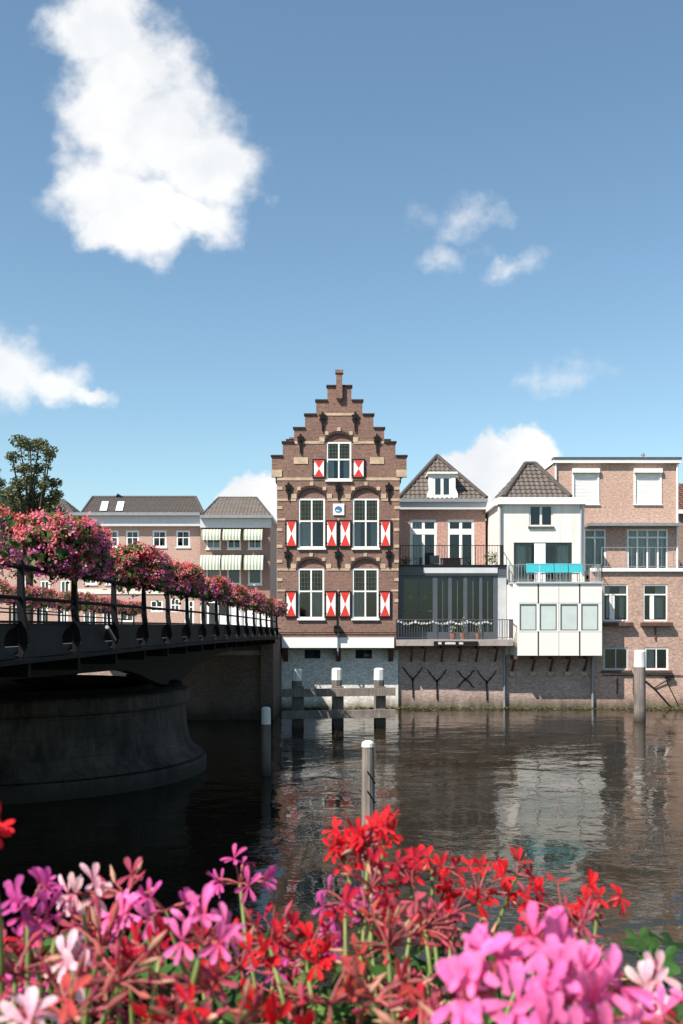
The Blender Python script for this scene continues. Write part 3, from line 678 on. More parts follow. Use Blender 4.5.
for px, py, xs in ((412.8, 679, False), (437, 681, False), (465.6, 679, True), (486.8, 682, False)): forked_anchor(px, py, xs).build('wall_anchor', M['iron'], root)
for px in (411, 424, 441.5, 459, 476, 495):
    k = MB(); a = P(px, 646.5, DW); k.bar(a + Vector((0, -1.0, -0.02)), a + Vector((0, 0, -0.02)), 0.14, 0.16); k.bar(a + Vector((0, -0.8, -0.1)), a + Vector((0, 0, -0.75)), 0.09, 0.09); k.build('balcony_bracket', M['rust_brown'], root)
k = MB(); k.tube([P(504.4, 648, DW - 0.06), P(504.4, 711, DW - 0.06)], 0.055, 8); k.build('drain_pipe', M['zinc'], root)

# ------------------------------------------------------------------ white plastered house with bay
D5 = 52.2; X5 = lambda p: PX(p, D5); Z5 = lambda p: PZ(p, D5)
root = thing('white_house', (X5(545), 51.2, 0), 'white plastered house with tiled hip roof and a white boxed bay hanging over the canal', 'house')
ZF = 6.32
opn = [rect(X5(529), X5(553), Z5(526.5), Z5(505)), rect(X5(513.8), X5(572), ZF, Z5(542.5))]
k = MB(); k.prism(rect(X5(499), X5(584.5), ZF - 0.3, Z5(503)), D5, D5 + 0.3, opn); k.build('wall', M['white_wall'], root)
window(root, X5(529), X5(553), Z5(526.5), Z5(505), D5 - 0.02, m=M['cream_paint'], fw=0.09, cols=[X5(541)], bar=0.12, depth=0.05, sill=M['slate_steel'])
w = window(root, X5(513.8), X5(572), ZF, Z5(542.5), D5 - 0.02, m=M['dark_green'], fw=0.14, cols=[X5(528), X5(541), X5(556)], bar=0.14, depth=0.05, curtain='curtain_sides', name='sliding_door')
boxpart('door_leaf', w, M['white_paint'], X5(533.5), X5(544.5), D5 - 0.25, D5 - 0.18, ZF + 0.05, Z5(543.8))
for x0, x1 in ((499, 505), (578.5, 584.5)):
    pass
boxpart('cornice', root, M['white_paint'], X5(497.6), X5(585.8), D5 - 0.25, D5 + 0.3, Z5(504.6), Z5(497.8))
boxpart('side_wall', root, M['white_wall'], X5(499), X5(499) + 0.3, D5 + 0.3, D5 + 4.6, 3.0, Z5(503))
boxpart('side_wall', root, M['white_wall'], X5(584.5) - 0.3, X5(584.5), D5 + 0.3, D5 + 9, 3.0, Z5(503))
boxpart('side_cornice', root, M['white_paint'], X5(499) - 0.18, X5(499) + 0.3, D5 + 0.3, D5 + 4.7, Z5(504.6), Z5(497.8))
boxpart('rear_wall', root, M['white_wall'], X5(499), X5(584.5), D5 + 9, D5 + 9.3, 3.0, Z5(503))
boxpart('room_backing', root, M['interior'], X5(499) + 0.31, X5(584.5) - 0.31, D5 + 1.6, D5 + 1.7, ZF, Z5(503))
ze = Z5(498.2)
ea, eb = Vector((X5(503.5), D5 - 0.12, ze)), Vector((X5(570), D5 - 0.12, ze)); el = Vector((X5(499.5), D5 + 5.2, ze)); er = Vector((X5(570), D5 + 5.2, ze))
dr = D5 + 2.2
ra, rb = P(525.5, 465, dr), P(535.5, 465, dr)
pantiles(root, [ea, eb, rb, ra], 0.27, 0.36, M['tile_brown']); pantiles(root, [el, ea, ra], 0.27, 0.36, M['tile_brown']); pantiles(root, [eb, er, rb], 0.27, 0.36, M['tile_brown'])
pantiles(root, [er, el, ra, rb], 0.27, 0.36, M['tile_brown'])
for a, b_ in ((ea, ra), (eb, rb), (ra, rb)):
    k = MB(); k.tube([a + Vector((0, 0, 0.07)), b_ + Vector((0, 0, 0.07))], 0.13, 8); k.build('hip_tile', M['ridge'], root)
boxpart('flat_roof', root, M['flat_roof'], X5(499), X5(584.5), D5, D5 + 9, ze - 0.12, ze - 0.06)
for p in (500.4, 581):
    k = MB(); k.tube([(X5(p), D5 - 0.08, Z5(503)), (X5(p), D5 - 0.08, Z5(572))], 0.05, 8); k.build('drain_pipe', M['zinc'], root)
# bay
D6 = 50.0; X6 = lambda p: PX(p, D6); Z6 = lambda p: PZ(p, D6)
xl, xr = X6(518.4), X6(602); xw = PX(508.4, 51.2); zb, zt = Z6(655.6), Z6(583.6)
wz0, wz1 = Z6(630.5), Z6(604)
panes = [(519.6, 536.6), (539.6, 556.8), (560.4, 578), (581.2, 598.4)]
k = MB(); k.prism(rect(xl, xr, zb, zt), D6, D6 + 0.12, [rect(X6(a), X6(b_), wz0, wz1) for a, b_ in panes])
def cham(z0, z1): 
    k.add([(xl, D6, z0), (xw, 51.2, z0), (xw, 51.2, z1), (xl, D6, z1), (xl, D6 + 0.12, z0), (xw + 0.1, 51.2, z0), (xw + 0.1, 51.2, z1), (xl, D6 + 0.12, z1)], [(0, 1, 2, 3), (4, 5, 6, 7), (0, 1, 5, 4), (2, 3, 7, 6), (1, 2, 6, 5), (0, 3, 7, 4)])
cham(zb, zt)
k.box(xr - 0.12, xr, D6 + 0.12, 51.2, zb, zt); bay = k.build('bay', M['white_panel'], root)
k = MB(); k.add([(xl, D6 + 0.125, zb + .01), (xr - 0.125, D6 + 0.125, zb + .01), (xr - 0.125, 51.2, zb + .01), (xw + 0.15, 51.2, zb + .01), (xl, D6 + 0.125, zb + .1), (xr - 0.125, D6 + 0.125, zb + .1), (xr - 0.125, 51.2, zb + .1), (xw + 0.15, 51.2, zb + .1)],
                [(0, 1, 2, 3), (4, 5, 6, 7), (0, 1, 5, 4), (1, 2, 6, 5), (2, 3, 7, 6), (3, 0, 4, 7)]); k.build('bay_floor', M['grey_paint'], bay)
for a, b_ in panes:
    w = window(bay, X6(a), X6(b_), wz0, wz1, D6 - 0.02, m=M['slate_steel'], fw=0.05, depth=0.03, glassm=M['frosted'], name='bay_window')
for p in (538.2, 579.6): boxpart('panel_joint', bay, M['black_paint'], X6(p) - 0.03, X6(p) + 0.03, D6 - 0.012, D6 - 0.002, zb + .02, wz0 - 0.04); boxpart('panel_joint', bay, M['black_paint'], X6(p) - 0.03, X6(p) + 0.03, D6 - 0.012, D6 - 0.002, wz1 + 0.04, zt - 0.02)
for p in (558.6,): boxpart('panel_joint', bay, M['grey_paint'], X6(p) - 0.014, X6(p) + 0.014, D6 - 0.012, D6 - 0.002, zb + .02, zt - 0.02)
k = MB()
for z in (wz0 - 0.06, wz1 + 0.06): k.box(xl, xr, D6 - 0.008, D6 - 0.001, z - 0.012, z + 0.012)
k.build('bay_rail', M['grey_paint'], bay)
k = MB(); k.box(xl - 0.1, xr + 0.05, D6 - 0.08, D5 + 0.3, zt + 0.002, zt + 0.1); k.build('terrace_slab', M['grey_paint'], root)
k = MB(); k.box(xw, xl, 50.6, D5 + .3, zt + 0.002, zt + 0.1); k.build('terrace_slab', M['grey_paint'], root)
k = MB(); railing(k, [(PX(508, D5), D5 - 0.05), (PX(508.5, 51.0), 51.0), (xl, D6 + 0.02), (xr, D6 + 0.02), (xr, D5)], zt + 0.1, Z6(564.6), 0.16, 0.012, 0.035, 2.2); k.build('terrace_railing', M['zinc'], root)
boxpart('base_wall', root, M['brick_quay'], PX(506, 51.2), PX(591, 51.2), 51.2, 51.5, -0.6, zb)
boxpart('storey_wall', root, M['white_wall'], PX(504.8, 51.25), PX(592, 51.25), 51.25, 51.5, zb, zt)
for p in (512, 532, 550, 567, 584):
    k = MB(); k.bar((PX(p, 51.2), 50.1, zb - 0.1), (PX(p, 51.2), 51.19, zb - 0.1), 0.16, 0.18); k.bar((PX(p, 51.2), 50.5, zb - 0.2), (PX(p, 51.2), 51.19, zb - 0.8), 0.1, 0.1); k.build('bay_bracket', M['rust_brown'], root)
    boxpart('stone_block', root, M['sandstone'], PX(p, 51.2) - 0.14, PX(p, 51.2) + 0.14, 51.05, 51.19, PZ(675.5, 51.2), PZ(672, 51.2))
k = MB(); k.tube([P(592.6, 656, 51.08), P(592.6, 711, 51.08)], 0.06, 8); k.build('drain_pipe', M['zinc'], root)

# ------------------------------------------------------------------ pale brick block on the right
D7 = 55.0; X7 = lambda p: PX(p, D7); Z7 = lambda p: PZ(p, D7)
D8 = 51.2; X8 = lambda p: PX(p, D8); Z8 = lambda p: PZ(p, D8)
root = thing('pale_brick_house', (X7(620), D8, 0), 'flat roofed pale pink brick house with two closed white roller shutters on the right', 'house')
ZG = 7.05
roll = [(573, 598.2), (634.6, 660.6)]
low = [(584, 606, 529), (627, 668, 529)]
hol = [rect(X7(a), X7(b_), Z7(504), Z7(473)) for a, b_ in roll] + [rect(X7(a), X7(b_), ZG, Z7(y)) for a, b_, y in low]
k = MB(); k.prism(rect(X7(554), X7(678.5), ZG - 0.3, Z7(463.5)), D7, D7 + 0.3, hol); k.build('wall', M['brick_pale'], root)
for a, b_ in roll:
    k = MB(); n = 22; z0, z1 = Z7(504), Z7(473)
    for i in range(n):
        za = z0 + (z1 - z0) * i / n; zb_ = z0 + (z1 - z0) * (i + 1) / n
        k.add([(X7(a), D7 + 0.05, za), (X7(b_), D7 + 0.05, za), (X7(b_), D7 + 0.03, (za + zb_) / 2), (X7(a), D7 + 0.03, (za + zb_) / 2), (X7(b_), D7 + 0.05, zb_), (X7(a), D7 + 0.05, zb_)], [(0, 1, 2, 3), (3, 2, 4, 5)])
    sh = k.build('roller_shutter', M['white_paint'], root)
    boxpart('shutter_box', sh, M['white_paint'], X7(a) - 0.06, X7(b_) + 0.06, D7 - 0.18, D7 + 0.02, Z7(473), Z7(468.8))
    k = MB(); k.box(X7(a) - 0.05, X7(a) + 0.05, D7 - 0.04, D7 + 0.02, Z7(504), Z7(473)); k.box(X7(b_) - 0.05, X7(b_) + 0.05, D7 - 0.04, D7 + 0.02, Z7(504), Z7(473)); k.box(X7(a) - 0.08, X7(b_) + 0.08, D7 - 0.08, D7 + 0.02, Z7(505.3), Z7(504)); k.build('guide_rail', M['white_paint'], sh)
window(root, X7(584), X7(606), ZG, Z7(529), D7 - 0.02, fw=0.1, cols=[X7(595)], rows=[Z7(537.5)], bar=0.09, depth=0.05, curtain='grey', name='terrace_window')
window(root, X7(627), X7(668), ZG, Z7(529), D7 - 0.02, fw=0.1, cols=[X7(637.5), X7(647.5), X7(658)], rows=[Z7(537.5)], bar=0.09, depth=0.05, curtain='curtain', name='terrace_window')
boxpart('canopy_ledge', root, M['zinc'], X7(586), X7(677), D7 - 0.7, D7 - 0.002, Z7(527), Z7(524))
boxpart('roof_edge', root, M['white_paint'], X7(553), X7(680), D7 - 0.22, D7 + 0.3, Z7(463.4), Z7(459.8)); boxpart('roof_trim', root, M['slate_steel'], X7(552.6), X7(680.4), D7 - 0.26, D7 + 0.3, Z7(459.7), Z7(457.8))
boxpart('side_wall', root, M['brick_pale'], X7(554), X7(554) + 0.3, D7 + 0.3, D7 + 4.0, 3, Z7(463.4)); boxpart('side_roof_edge', root, M['white_paint'], X7(553), X7(554) + 0.3, D7 + 0.3, D7 + 4.0, Z7(463.4) + 0.001, Z7(459.8))
boxpart('side_wall', root, M['brick_pale'], X7(678.5) - 0.3, X7(678.5), D7 + 0.3, D7 + 9, 3, Z7(463.4)); boxpart('rear_wall', root, M['brick_pale'], X7(554) + 0.3, X7(678.5) - 0.3, D7 + 3.7, D7 + 4.0, 3, Z7(463.4))
boxpart('flat_roof', root, M['flat_roof'], X7(554), X7(678.5), D7 + 0.3, D7 + 9, Z7(464.4), Z7(462))
boxpart('room_backing', root, M['interior'], X7(554) + 0.4, X7(678.5) - 0.4, D7 + 1.7, D7 + 1.8, 3, Z7(464.6))
for p in (555.6, 677): 
    k = MB(); k.tube([(X7(p), D7 - 0.07, Z7(464)), (X7(p), D7 - 0.07, ZG)], 0.055, 8); k.build('drain_pipe', M['white_paint'], root)
k = MB(); k.tube([P(643, 453, D7 + 2), P(643, 459, D7 + 2)], 0.06, 6); k.tube([P(641, 455, D7 + 2), P(645, 455, D7 + 2)], 0.04, 6); k.build('roof_vent', M['zinc'], root)
wn = [(603.2, 628, 584.4, 621), (643.2, 667.4, 584.4, 621), (603.4, 628.4, 647.5, 670), (644.6, 668.4, 647.5, 670)]
k = MB(); k.prism(rect(X8(591.2), X8(730), -0.6, ZG + 0.02), D8, D8 + 0.3, [rect(X8(a), X8(b_), Z8(y1), Z8(y0)) for a, b_, y0, y1 in wn]); k.build('lower_wall', M['brick_low'], root)
for i, (a, b_, y0, y1) in enumerate(wn):
    if i < 2:
        w = window(root, X8(a), X8(b_), Z8(y1), Z8(y0), D8 - 0.02, fw=0.07, rows=[Z8(594.6)], bar=0.07, depth=0.05, curtain='curtain_sides' if i == 0 else 'curtain_right', name='casement_window')
        k = MB(); xa, xb = X8(a) + 0.08, X8(b_) - 0.08; z0, z1 = Z8(y1) + 0.08, Z8(594.6) - 0.05; xm = (xa + xb) / 2 - 0.1
        for u0, u1 in ((xa, xm - 0.02), (xm + 0.02, xb)):
            k.box(u0, u0 + 0.07, D8 + 0.02, D8 + 0.06, z0, z1); k.box(u1 - 0.07, u1, D8 + 0.02, D8 + 0.06, z0, z1); k.box(u0, u1, D8 + 0.021, D8 + 0.059, z0, z0 + 0.07); k.box(u0, u1, D8 + 0.021, D8 + 0.059, z1 - 0.07, z1)
        k.build('casement_sash', M['dark_green'], w)
        pa, pb = ((609.6, 614.6), (650, 654))[i]
        boxpart('centre_stile', w, M['white_paint'], X8(pa), X8(pb), D8 + 0.005, D8 + 0.07, z0, z1)
        boxpart('flower_ledge', w, M['rust_brown'], X8(a) - 0.15, X8(b_) + 0.2, D8 - 0.3, D8 - 0.004, Z8(626), Z8(622.4))
    else:
        w = window(root, X8(a), X8(b_), Z8(y1), Z8(y0), D8 - 0.02, fw=0.09, cols=[X8((a + b_) / 2)], bar=0.05, depth=0.05, curtain='curtain_left' if i == 3 else None, name='lower_window', m=M['white_paint'] if i == 3 else M['grey_paint'])
        boxpart('sill', w, M['rust_brown'], X8(a) - 0.1, X8(b_) + 0.15, D8 - 0.16, D8 - 0.004, Z8(672.6), Z8(670.4))
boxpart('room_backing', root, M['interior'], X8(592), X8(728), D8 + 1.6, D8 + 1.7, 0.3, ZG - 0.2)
boxpart('white_ledge', root, M['white_paint'], X8(591.4), X8(730), D8 - 0.14, D8 + 0.3, Z8(571.6), Z8(568.2)); boxpart('terrace_slab', root, M['flat_roof'], X8(591.4), X8(730), D8 + 0.3, D7, ZG - 0.2, ZG + 0.01)
k = MB(); railing(k, [(X8(602), D8 + 0.05), (X8(728), D8 + 0.05)], Z8(568), Z8(547.4), 0.30, 0.010, 0.035, 1.8); k.build('terrace_railing', M['zinc'], root)
for p, y, ln in ((617.5, 678, 16), (633.5, 678, 16), (655.5, 627, 13)):  # last bar is a dark stand-in for a bracket shadow under the ledge
    k = MB(); k.bar(P(p, y, D8 - 0.03), P(p, y + ln, D8 - 0.03), 0.07, 0.05, (0, 1, 0)); k.build('wall_anchor', M['rust_brown'], root)
k = MB(); c = P(654, 688, D8 - 0.05); k.tube([c + Vector((-0.6, 0, 0.5)), c, c + Vector((0.9, 0, -1.0))], 0.035, 6); k.tube([c, c + Vector((0.62, -0.05, 0.38)), c + Vector((0.85, -0.05, 0.45))], 0.03, 6); k.tube([c + Vector((0.6, -0.05, 0.4)), c + Vector((1.25, 0, -0.9))], 0.025, 6)
k.bar(c + Vector((0.55, -0.1, 0.52)), c + Vector((0.95, -0.1, 0.6)), 0.12, 0.16); k.build('wall_lamp_arm', M['iron'], root)
k = MB(); k.tube([P(603, 675.5, D8 - 0.04), P(690, 675.5, D8 - 0.04)], 0.02, 6); k.build('cable', M['iron'], root)

# small red roofed house at the right edge
root = thing('red_roofed_house', (22.2, 64, 3.4), 'small house with a red tiled roof just past the right corner of the pale block', 'house')
k = MB(); k.prism(rect(PX(676, 64), PX(760, 64), 3.4, PZ(514, 64)), 64, 64.3, [rect(PX(684, 64), PX(700, 64), PZ(545, 64), PZ(524, 64))]); k.box(PX(676, 64), PX(676, 64) + .3, 64.3, 71, 3.4, PZ(514, 64)); k.build('wall', M['brick_far_brown'], root)
window(root, PX(684, 64), PX(700, 64), PZ(545, 64), PZ(524, 64), 64, cols=[PX(692, 64)], depth=0.08)
boxpart('gutter', root, M['white_paint'], PX(675, 64), PX(761, 64), 63.7, 64.1, PZ(514, 64), PZ(510, 64))
pantiles(root, [Vector((PX(675.5, 64), 63.8, PZ(510, 64))), Vector((PX(760, 64), 63.8, PZ(510, 64))), P(752, 484, 67.5), P(679, 484, 67.5)], 0.27, 0.36, M['tile_red'])

# ------------------------------------------------------------------ houses across the street on the left
def awning(parent, x0, x1, z0, z1, yf, out=0.9):
    k = MB(); n = 8; prof = []
    for i in range(n + 1):
        t = i / n * PI / 2; prof.append((yf - out * math.sin(t), z1 - (z1 - z0 - 0.18) * (1 - math.cos(t)) ))
    prof.append((yf - out - 0.01, z0))
    for (ya, za), (yb, zb_) in zip(prof[:-1], prof[1:]):
        k.add([(x0, ya, za), (x1, ya, za), (x1, yb, zb_), (x0, yb, zb_)], [(0, 1, 2, 3)])
    for x in (x0, x1): k.poly([(x, a, b) for a, b in prof[:-1]] + [(x, yf, prof[-2][1])])
    return k.build('awning', M['awning'], parent, recalc=False)

DA = 95.0; XA = lambda p: PX(p, DA); ZA = lambda p: PZ(p, DA)
root = thing('long_brick_house', (XA(140), DA, 3.4), 'long pink brick house with grey cornice and two white roof lights behind the bridge', 'house')
wl = []
for a, b_ in ((82, 95), (105.4, 118.4), (125.8, 139), (152.4, 166.4), (176, 190)): wl.append((a, b_, 530.5, 547.4))
for a, b_ in ((84, 97), (105.4, 118.4), (125.8, 139), (152.4, 166.4), (176, 190)): wl.append((a, b_, 566, 584.5))
gl = [(83, 96, 603, 626), (102, 112, 603, 634), (120, 134, 602, 622), (150, 163, 600, 612), (170, 180, 598, 612), (184, 194, 600, 634)]
k = MB(); k.prism(rect(XA(74), XA(200.5), 3.4, ZA(526)), DA, DA + 0.3, [rect(XA(a), XA(b_), ZA(d), ZA(c)) for a, b_, c, d in wl + gl]); k.build('wall', M['brick_far'], root)
for i, (a, b_, c, d) in enumerate(wl): window(root, XA(a), XA(b_), ZA(d), ZA(c), DA - 0.02, fw=0.16, cols=[XA((a + b_) / 2)], rows=[ZA(c + (d - c) * 0.42)], bar=0.07, depth=0.06, sill=M['white_paint'], curtain=(None, 'grey_sides')[i % 2])
for i, (a, b_, c, d) in enumerate(gl): window(root, XA(a), XA(b_), ZA(d), ZA(c), DA - 0.02, fw=0.16, cols=[XA((a + b_) / 2)], rows=[ZA(c + 7)], bar=0.1, depth=0.06, name='shop_window', curtain=('curtain', None)[i % 2])
boxpart('plinth_band', root, M['cream_paint'], XA(74), XA(200.4), DA - 0.08, DA - 0.002, ZA(594), ZA(589))
boxpart('cornice', root, M['cornice_grey'], XA(73), XA(200.6), DA - 0.5, DA + 0.3, ZA(526.5), ZA(516.5)); boxpart('gutter', root, M['zinc'], XA(72), XA(201), DA - 0.9, DA + 0.3, ZA(516.4), ZA(513.4))
for x in (XA(74), XA(200.5) - 0.3): boxpart('side_wall', root, M['brick_far'], x, x + 0.3, DA + 0.3, DA + 9, 3.4, ZA(517))
boxpart('room_backing', root, M['interior'], XA(75), XA(200), DA + 1.6, DA + 1.7, 3.4, ZA(518))
rf = pantiles(root, [P(82, 513.5, DA + 0.2), P(203.5, 513.5, DA + 0.2), P(195.5, 497.5, DA + 5), P(93, 497.5, DA + 5)], 0.34, 0.4, M['tile_far_dark'])
k = MB(); k.tube([P(92, 497.3, DA + 5), P(196, 497.3, DA + 5)], 0.17, 6); k.tube([P(196, 497.3, DA + 5), P(204, 513.5, DA + 0.2)], 0.14, 6); k.tube([P(92.5, 497.3, DA + 5), P(81, 513.5, DA + 0.2)], 0.14, 6); k.build('ridge_tile', M['ridge'], root)
for a in (100.2, 116):
    k = MB(); o = Vector((0, -0.25, 0.08)); k.add([P(a, 511.6, DA + 0.8) + o, P(a + 7, 511.6, DA + 0.8) + o, P(a + 9, 502.4, DA + 3.6) + o, P(a + 2.4, 502.4, DA + 3.6) + o,
           P(a, 511.6, DA + 0.8), P(a + 7, 511.6, DA + 0.8), P(a + 9, 502.4, DA + 3.6), P(a + 2.4, 502.4, DA + 3.6)], [(0, 1, 2, 3), (0, 1, 5, 4), (1, 2, 6, 5), (2, 3, 7, 6), (3, 0, 4, 7)]); k.build('roof_light', M['skylight'], root)
k = MB(); k.box(XA(119), XA(121.5), DA + 4.6, DA + 5.2, ZA(503), ZA(495.5)); k.tube([P(117, 495, DA + 4.9), P(122, 498, DA + 4.9)], 0.2, 6); k.build('chimney_cowl', M['iron'], root)

DC = 94.0; XC = lambda p: PX(p, DC); ZC = lambda p: PZ(p, DC)
root = thing('awning_house', (XC(235), DC, 3.4), 'brown brick corner house with six green striped awnings and a white shop front', 'house')
wl = [(206, 221, 536, 549), (227, 241, 536, 549), (248, 262, 536, 549), (206, 221, 563, 584.5), (227, 241, 563, 584.5), (248, 262, 563, 584.5)]
gw = [(203.5, 207, 601, 632), (209, 216, 603, 636)]
k = MB(); k.prism(rect(XC(200.6), XC(270), ZC(597), ZC(528)), DC, DC + 0.3, [rect(XC(a), XC(b_), ZC(d), ZC(c)) for a, b_, c, d in wl]); k.build('wall', M['brick_far_brown'], root)
k = MB(); k.prism(rect(XC(200.6), XC(270), 3.4, ZC(597) - 0.003), DC - 0.05, DC + 0.3, [rect(XC(a), XC(b_), ZC(d), ZC(c)) for a, b_, c, d in gw] + [rect(XC(219), XC(228), ZC(615), ZC(603))]); k.build('shop_front', M['white_paint'], root)
for a, b_, c, d in gw + [(219, 228, 603, 615)]: window(root, XC(a), XC(b_), ZC(d), ZC(c), DC - 0.05, m=M['slate_steel'], fw=0.12, depth=0.06, name='shop_window')
for p in (218, 229.5, 242, 255): boxpart('front_pilaster', root, M['grey_paint'], XC(p) - 0.08, XC(p) + 0.08, DC - 0.14, DC - 0.052, 3.4, ZC(598))
for i, (a, b_, c, d) in enumerate(wl):
    window(root, XC(a), XC(b_), ZC(d), ZC(c), DC - 0.02, fw=0.15, cols=[XC((a + b_) / 2)] if i < 3 else [], bar=0.07, depth=0.06, sill=M['white_paint'], curtain=('curtain', None, 'grey_sides')[i % 3] if i < 3 else None)
    ax0, ax1 = ((201.4, 220), (222.6, 240.3), (243.5, 262), (199.9, 219.8), (221, 241), (243.6, 263))[i]
    awning(root, XC(ax0) * 0.99, XC(ax1) * 0.99, ZC(541 if i < 3 else 570.5), ZC(529 if i < 3 else 555), DC - 0.03, 0.95)
boxpart('cornice', root, M['cornice_grey'], XC(200.7), XC(271), DC - 0.45, DC + 0.3, ZC(528), ZC(519)); boxpart('gutter', root, M['zinc'], XC(201), XC(273), DC - 0.9, DC + 0.3, ZC(518.9), ZC(516))
k = MB(); k.box(XC(270) - 0.3, XC(270), DC + 0.3, DC + 10, 3.4, ZC(519)); k.build('side_wall', M['brick_far'], root)
boxpart('side_gutter', root, M['cornice_grey'], XC(270) - 0.3, XC(273), DC + 0.3, DC + 10, ZC(518.9), ZC(516))
boxpart('room_backing', root, M['interior'], XC(201), XC(269), DC + 1.6, DC + 1.7, 3.4, ZC(519))
fa, fb, ra, rb = P(201, 516, DC + 0.1), P(271, 516, DC + 0.1), P(218.5, 498, DC + 5), P(256.5, 498, DC + 5)
fc = Vector((fb.x, DC + 10, fb.z)); fd = Vector((fa.x, DC + 10, fa.z))
pantiles(root, [fa, fb, rb, ra], 0.34, 0.4, M['tile_far']); pantiles(root, [fb, fc, rb], 0.34, 0.4, M['tile_far']); pantiles(root, [fd, fa, ra], 0.34, 0.4, M['tile_far'])
k = MB(); k.tube([ra, rb], 0.15, 6); k.tube([rb, fb], 0.13, 6); k.tube([ra, fa], 0.13, 6); k.build('ridge_tile', M['ridge'], root)
boxpart('chimney', root, M['cornice_grey'], XC(268), XC(270), DC + 3, DC + 3.5, ZC(519), ZC(511))

DG = 112.0
root = thing('grey_roofed_house', (PX(45, DG), DG, 3.4), 'house with a dark grey roof half hidden behind the tree on the left', 'house')
wl = [(20, 30, 545, 562), (40, 50, 545, 562), (60, 70, 545, 562), (20, 30, 580, 598), (40, 50, 580, 598), (60, 70, 580, 598), (12, 26, 606, 626), (36, 48, 606, 628), (60, 68, 606, 634), (-20, -8, 606, 628), (-12, 0, 580, 598)]
k = MB(); k.prism(rect(PX(-60, DG), PX(76, DG), 3.4, PZ(520, DG)), DG, DG + 0.3, [rect(PX(a, DG), PX(b_, DG), PZ(d, DG), PZ(c, DG)) for a, b_, c, d in wl]); k.build('wall', M['brick_far'], root)
for a, b_, c, d in wl: window(root, PX(a, DG), PX(b_, DG), PZ(d, DG), PZ(c, DG), DG - 0.02, fw=0.2, cols=[PX((a + b_) / 2, DG)], bar=0.1, depth=0.06, curtain='curtain_sides')
boxpart('room_backing', root, M['interior'], PX(-59, DG), PX(75, DG), DG + 1.6, DG + 1.7, 3.4, PZ(521, DG))
boxpart('gutter', root, M['zinc'], PX(-61, DG), PX(78, DG), DG - 0.4, DG + 0.3, PZ(520, DG), PZ(517, DG))
a, b_, c, d = P(-60, 517, DG), P(78, 517, DG), P(64, 499.5, DG + 4), P(-50, 499.5, DG + 4)
pantiles(root, [a, b_, c, d], 0.34, 0.4, M['tile_far_dark']); e = Vector((b_.x, DG + 8, b_.z)); pantiles(root, [b_, e, c], 0.34, 0.4, M['tile_far_dark'])

# ------------------------------------------------------------------ far quay wall left of the stepped house
k = MB(); k.box(-70, PX(277, 50) - 0.4, 51.3, 51.7, -0.6, 3.42); k.box(-70, PX(277, 50) - 0.4, 51.22, 51.75, 3.42, 3.6)
tag(k.build('quay_wall', M['brick_quay'], None, (-35, 51.3, 0)), 'pink brick canal wall on the far bank seen under the bridge', 'wall')

# ------------------------------------------------------------------ trees on the left
def leaf_cloud(k, c, r, n, size, cols, flat=1.0):
    for _ in range(n):
        v = Vector((random.gauss(0, 1), random.gauss(0, 1), random.gauss(0, 1)))
        v = v.normalized() * (random.random() ** 0.45); p = Vector(c) + Vector((v.x * r[0], v.y * r[1], v.z * r[2]))
        a = Vector((U(-1, 1), U(-1, 1), U(-0.8, 0.8))).normalized(); b_ = a.cross(Vector((U(-1, 1), U(-1, 1), U(-1, 1)))).normalized()
        s_ = size * U(0.6, 1.4); k.cc = random.choice(cols)
        k.add([p - a * s_, p + b_ * s_ * 0.55, p + a * s_, p - b_ * s_ * 0.55], [(0, 1, 2, 3)])
GREEN = [(0.075, 0.10, 0.035), (0.11, 0.12, 0.045), (0.055, 0.078, 0.03), (0.14, 0.14, 0.06)]
def tuft_tree(px, d, zbase, tips, low, label, size=0.09):
    """trunk and limbs to each tip (px, py, radius m), leaf tufts along the limbs"""
    b = Vector((PX(px, d), d, zbase)); root = thing('tree', b, label, 'tree')
    t = MB(); crown = MB().use_col()
    zt = max(PZ(y, d) for x, y, r in tips); mid = Vector((b.x + 0.1, d, zbase + (zt - zbase) * 0.42))
    t.tube([b, b + Vector((0.1, 0, (zt - zbase) * 0.2)), mid], [0.34, 0.27, 0.2], 10)
    lm = MB()
    for i, (x, y, r) in enumerate(tips):
        e = P(x, y, d + U(-2, 2)); m_ = mid.lerp(e, 0.45) + Vector((U(-.3, .3), U(-.3, .3), 0.25 + abs(e.x - mid.x) * -0.12))
        lm.tube([mid, m_, e], [0.12, 0.085, 0.03], 6)
        leaf_cloud(crown, e, (r * 0.95, r * 0.95, r * 0.62), int(290 * r / 0.6), size, GREEN)
        for q in (0.35, 0.55, 0.75, 0.9):
            c = m_.lerp(e, q); leaf_cloud(crown, c, (r * 0.6, r * 0.6, r * 0.5), 48, size, GREEN)
    for x, y, rx, rz in low:
        leaf_cloud(crown, P(x, y, d + U(-1, 1)), (rx, rx, rz), int(420 * rx), size * 1.25, GREEN)
        lm.tube([mid - Vector((0, 0, 1.5)), P(x, y, d)], [0.1, 0.03], 6)
    t.build('trunk', M['bark'], root); lm.build('limb', M['bark'], root); crown.build('crown', M['tree_leaf'], root, recalc=False)
tuft_tree(28, 68, 3.4, [(20, 441, 0.75), (30, 445, 0.7), (40, 443, 0.6), (48, 450, 0.7), (50, 455, 0.45), (12, 456, 0.55), (38, 468, 0.6), (24, 468, 0.6), (30, 480, 0.7), (18, 484, 0.7), (43, 484, 0.5), (55, 483, 0.6), (57, 494, 0.5), (52, 500, 0.6), (10, 492, 0.6), (36, 496, 0.7)],
          [(10, 505, 1.3, 0.9), (25, 505, 1.4, 0.9), (42, 510, 1.3, 0.8), (54, 512, 0.9, 0.7), (12, 525, 1.7, 1.2), (35, 528, 1.9, 1.2), (55, 530, 1.2, 1.2), (15, 550, 1.8, 1.2), (40, 552, 1.8, 1.2)], 'tall sparse tree with tufted crown rising behind the largest flower basket')
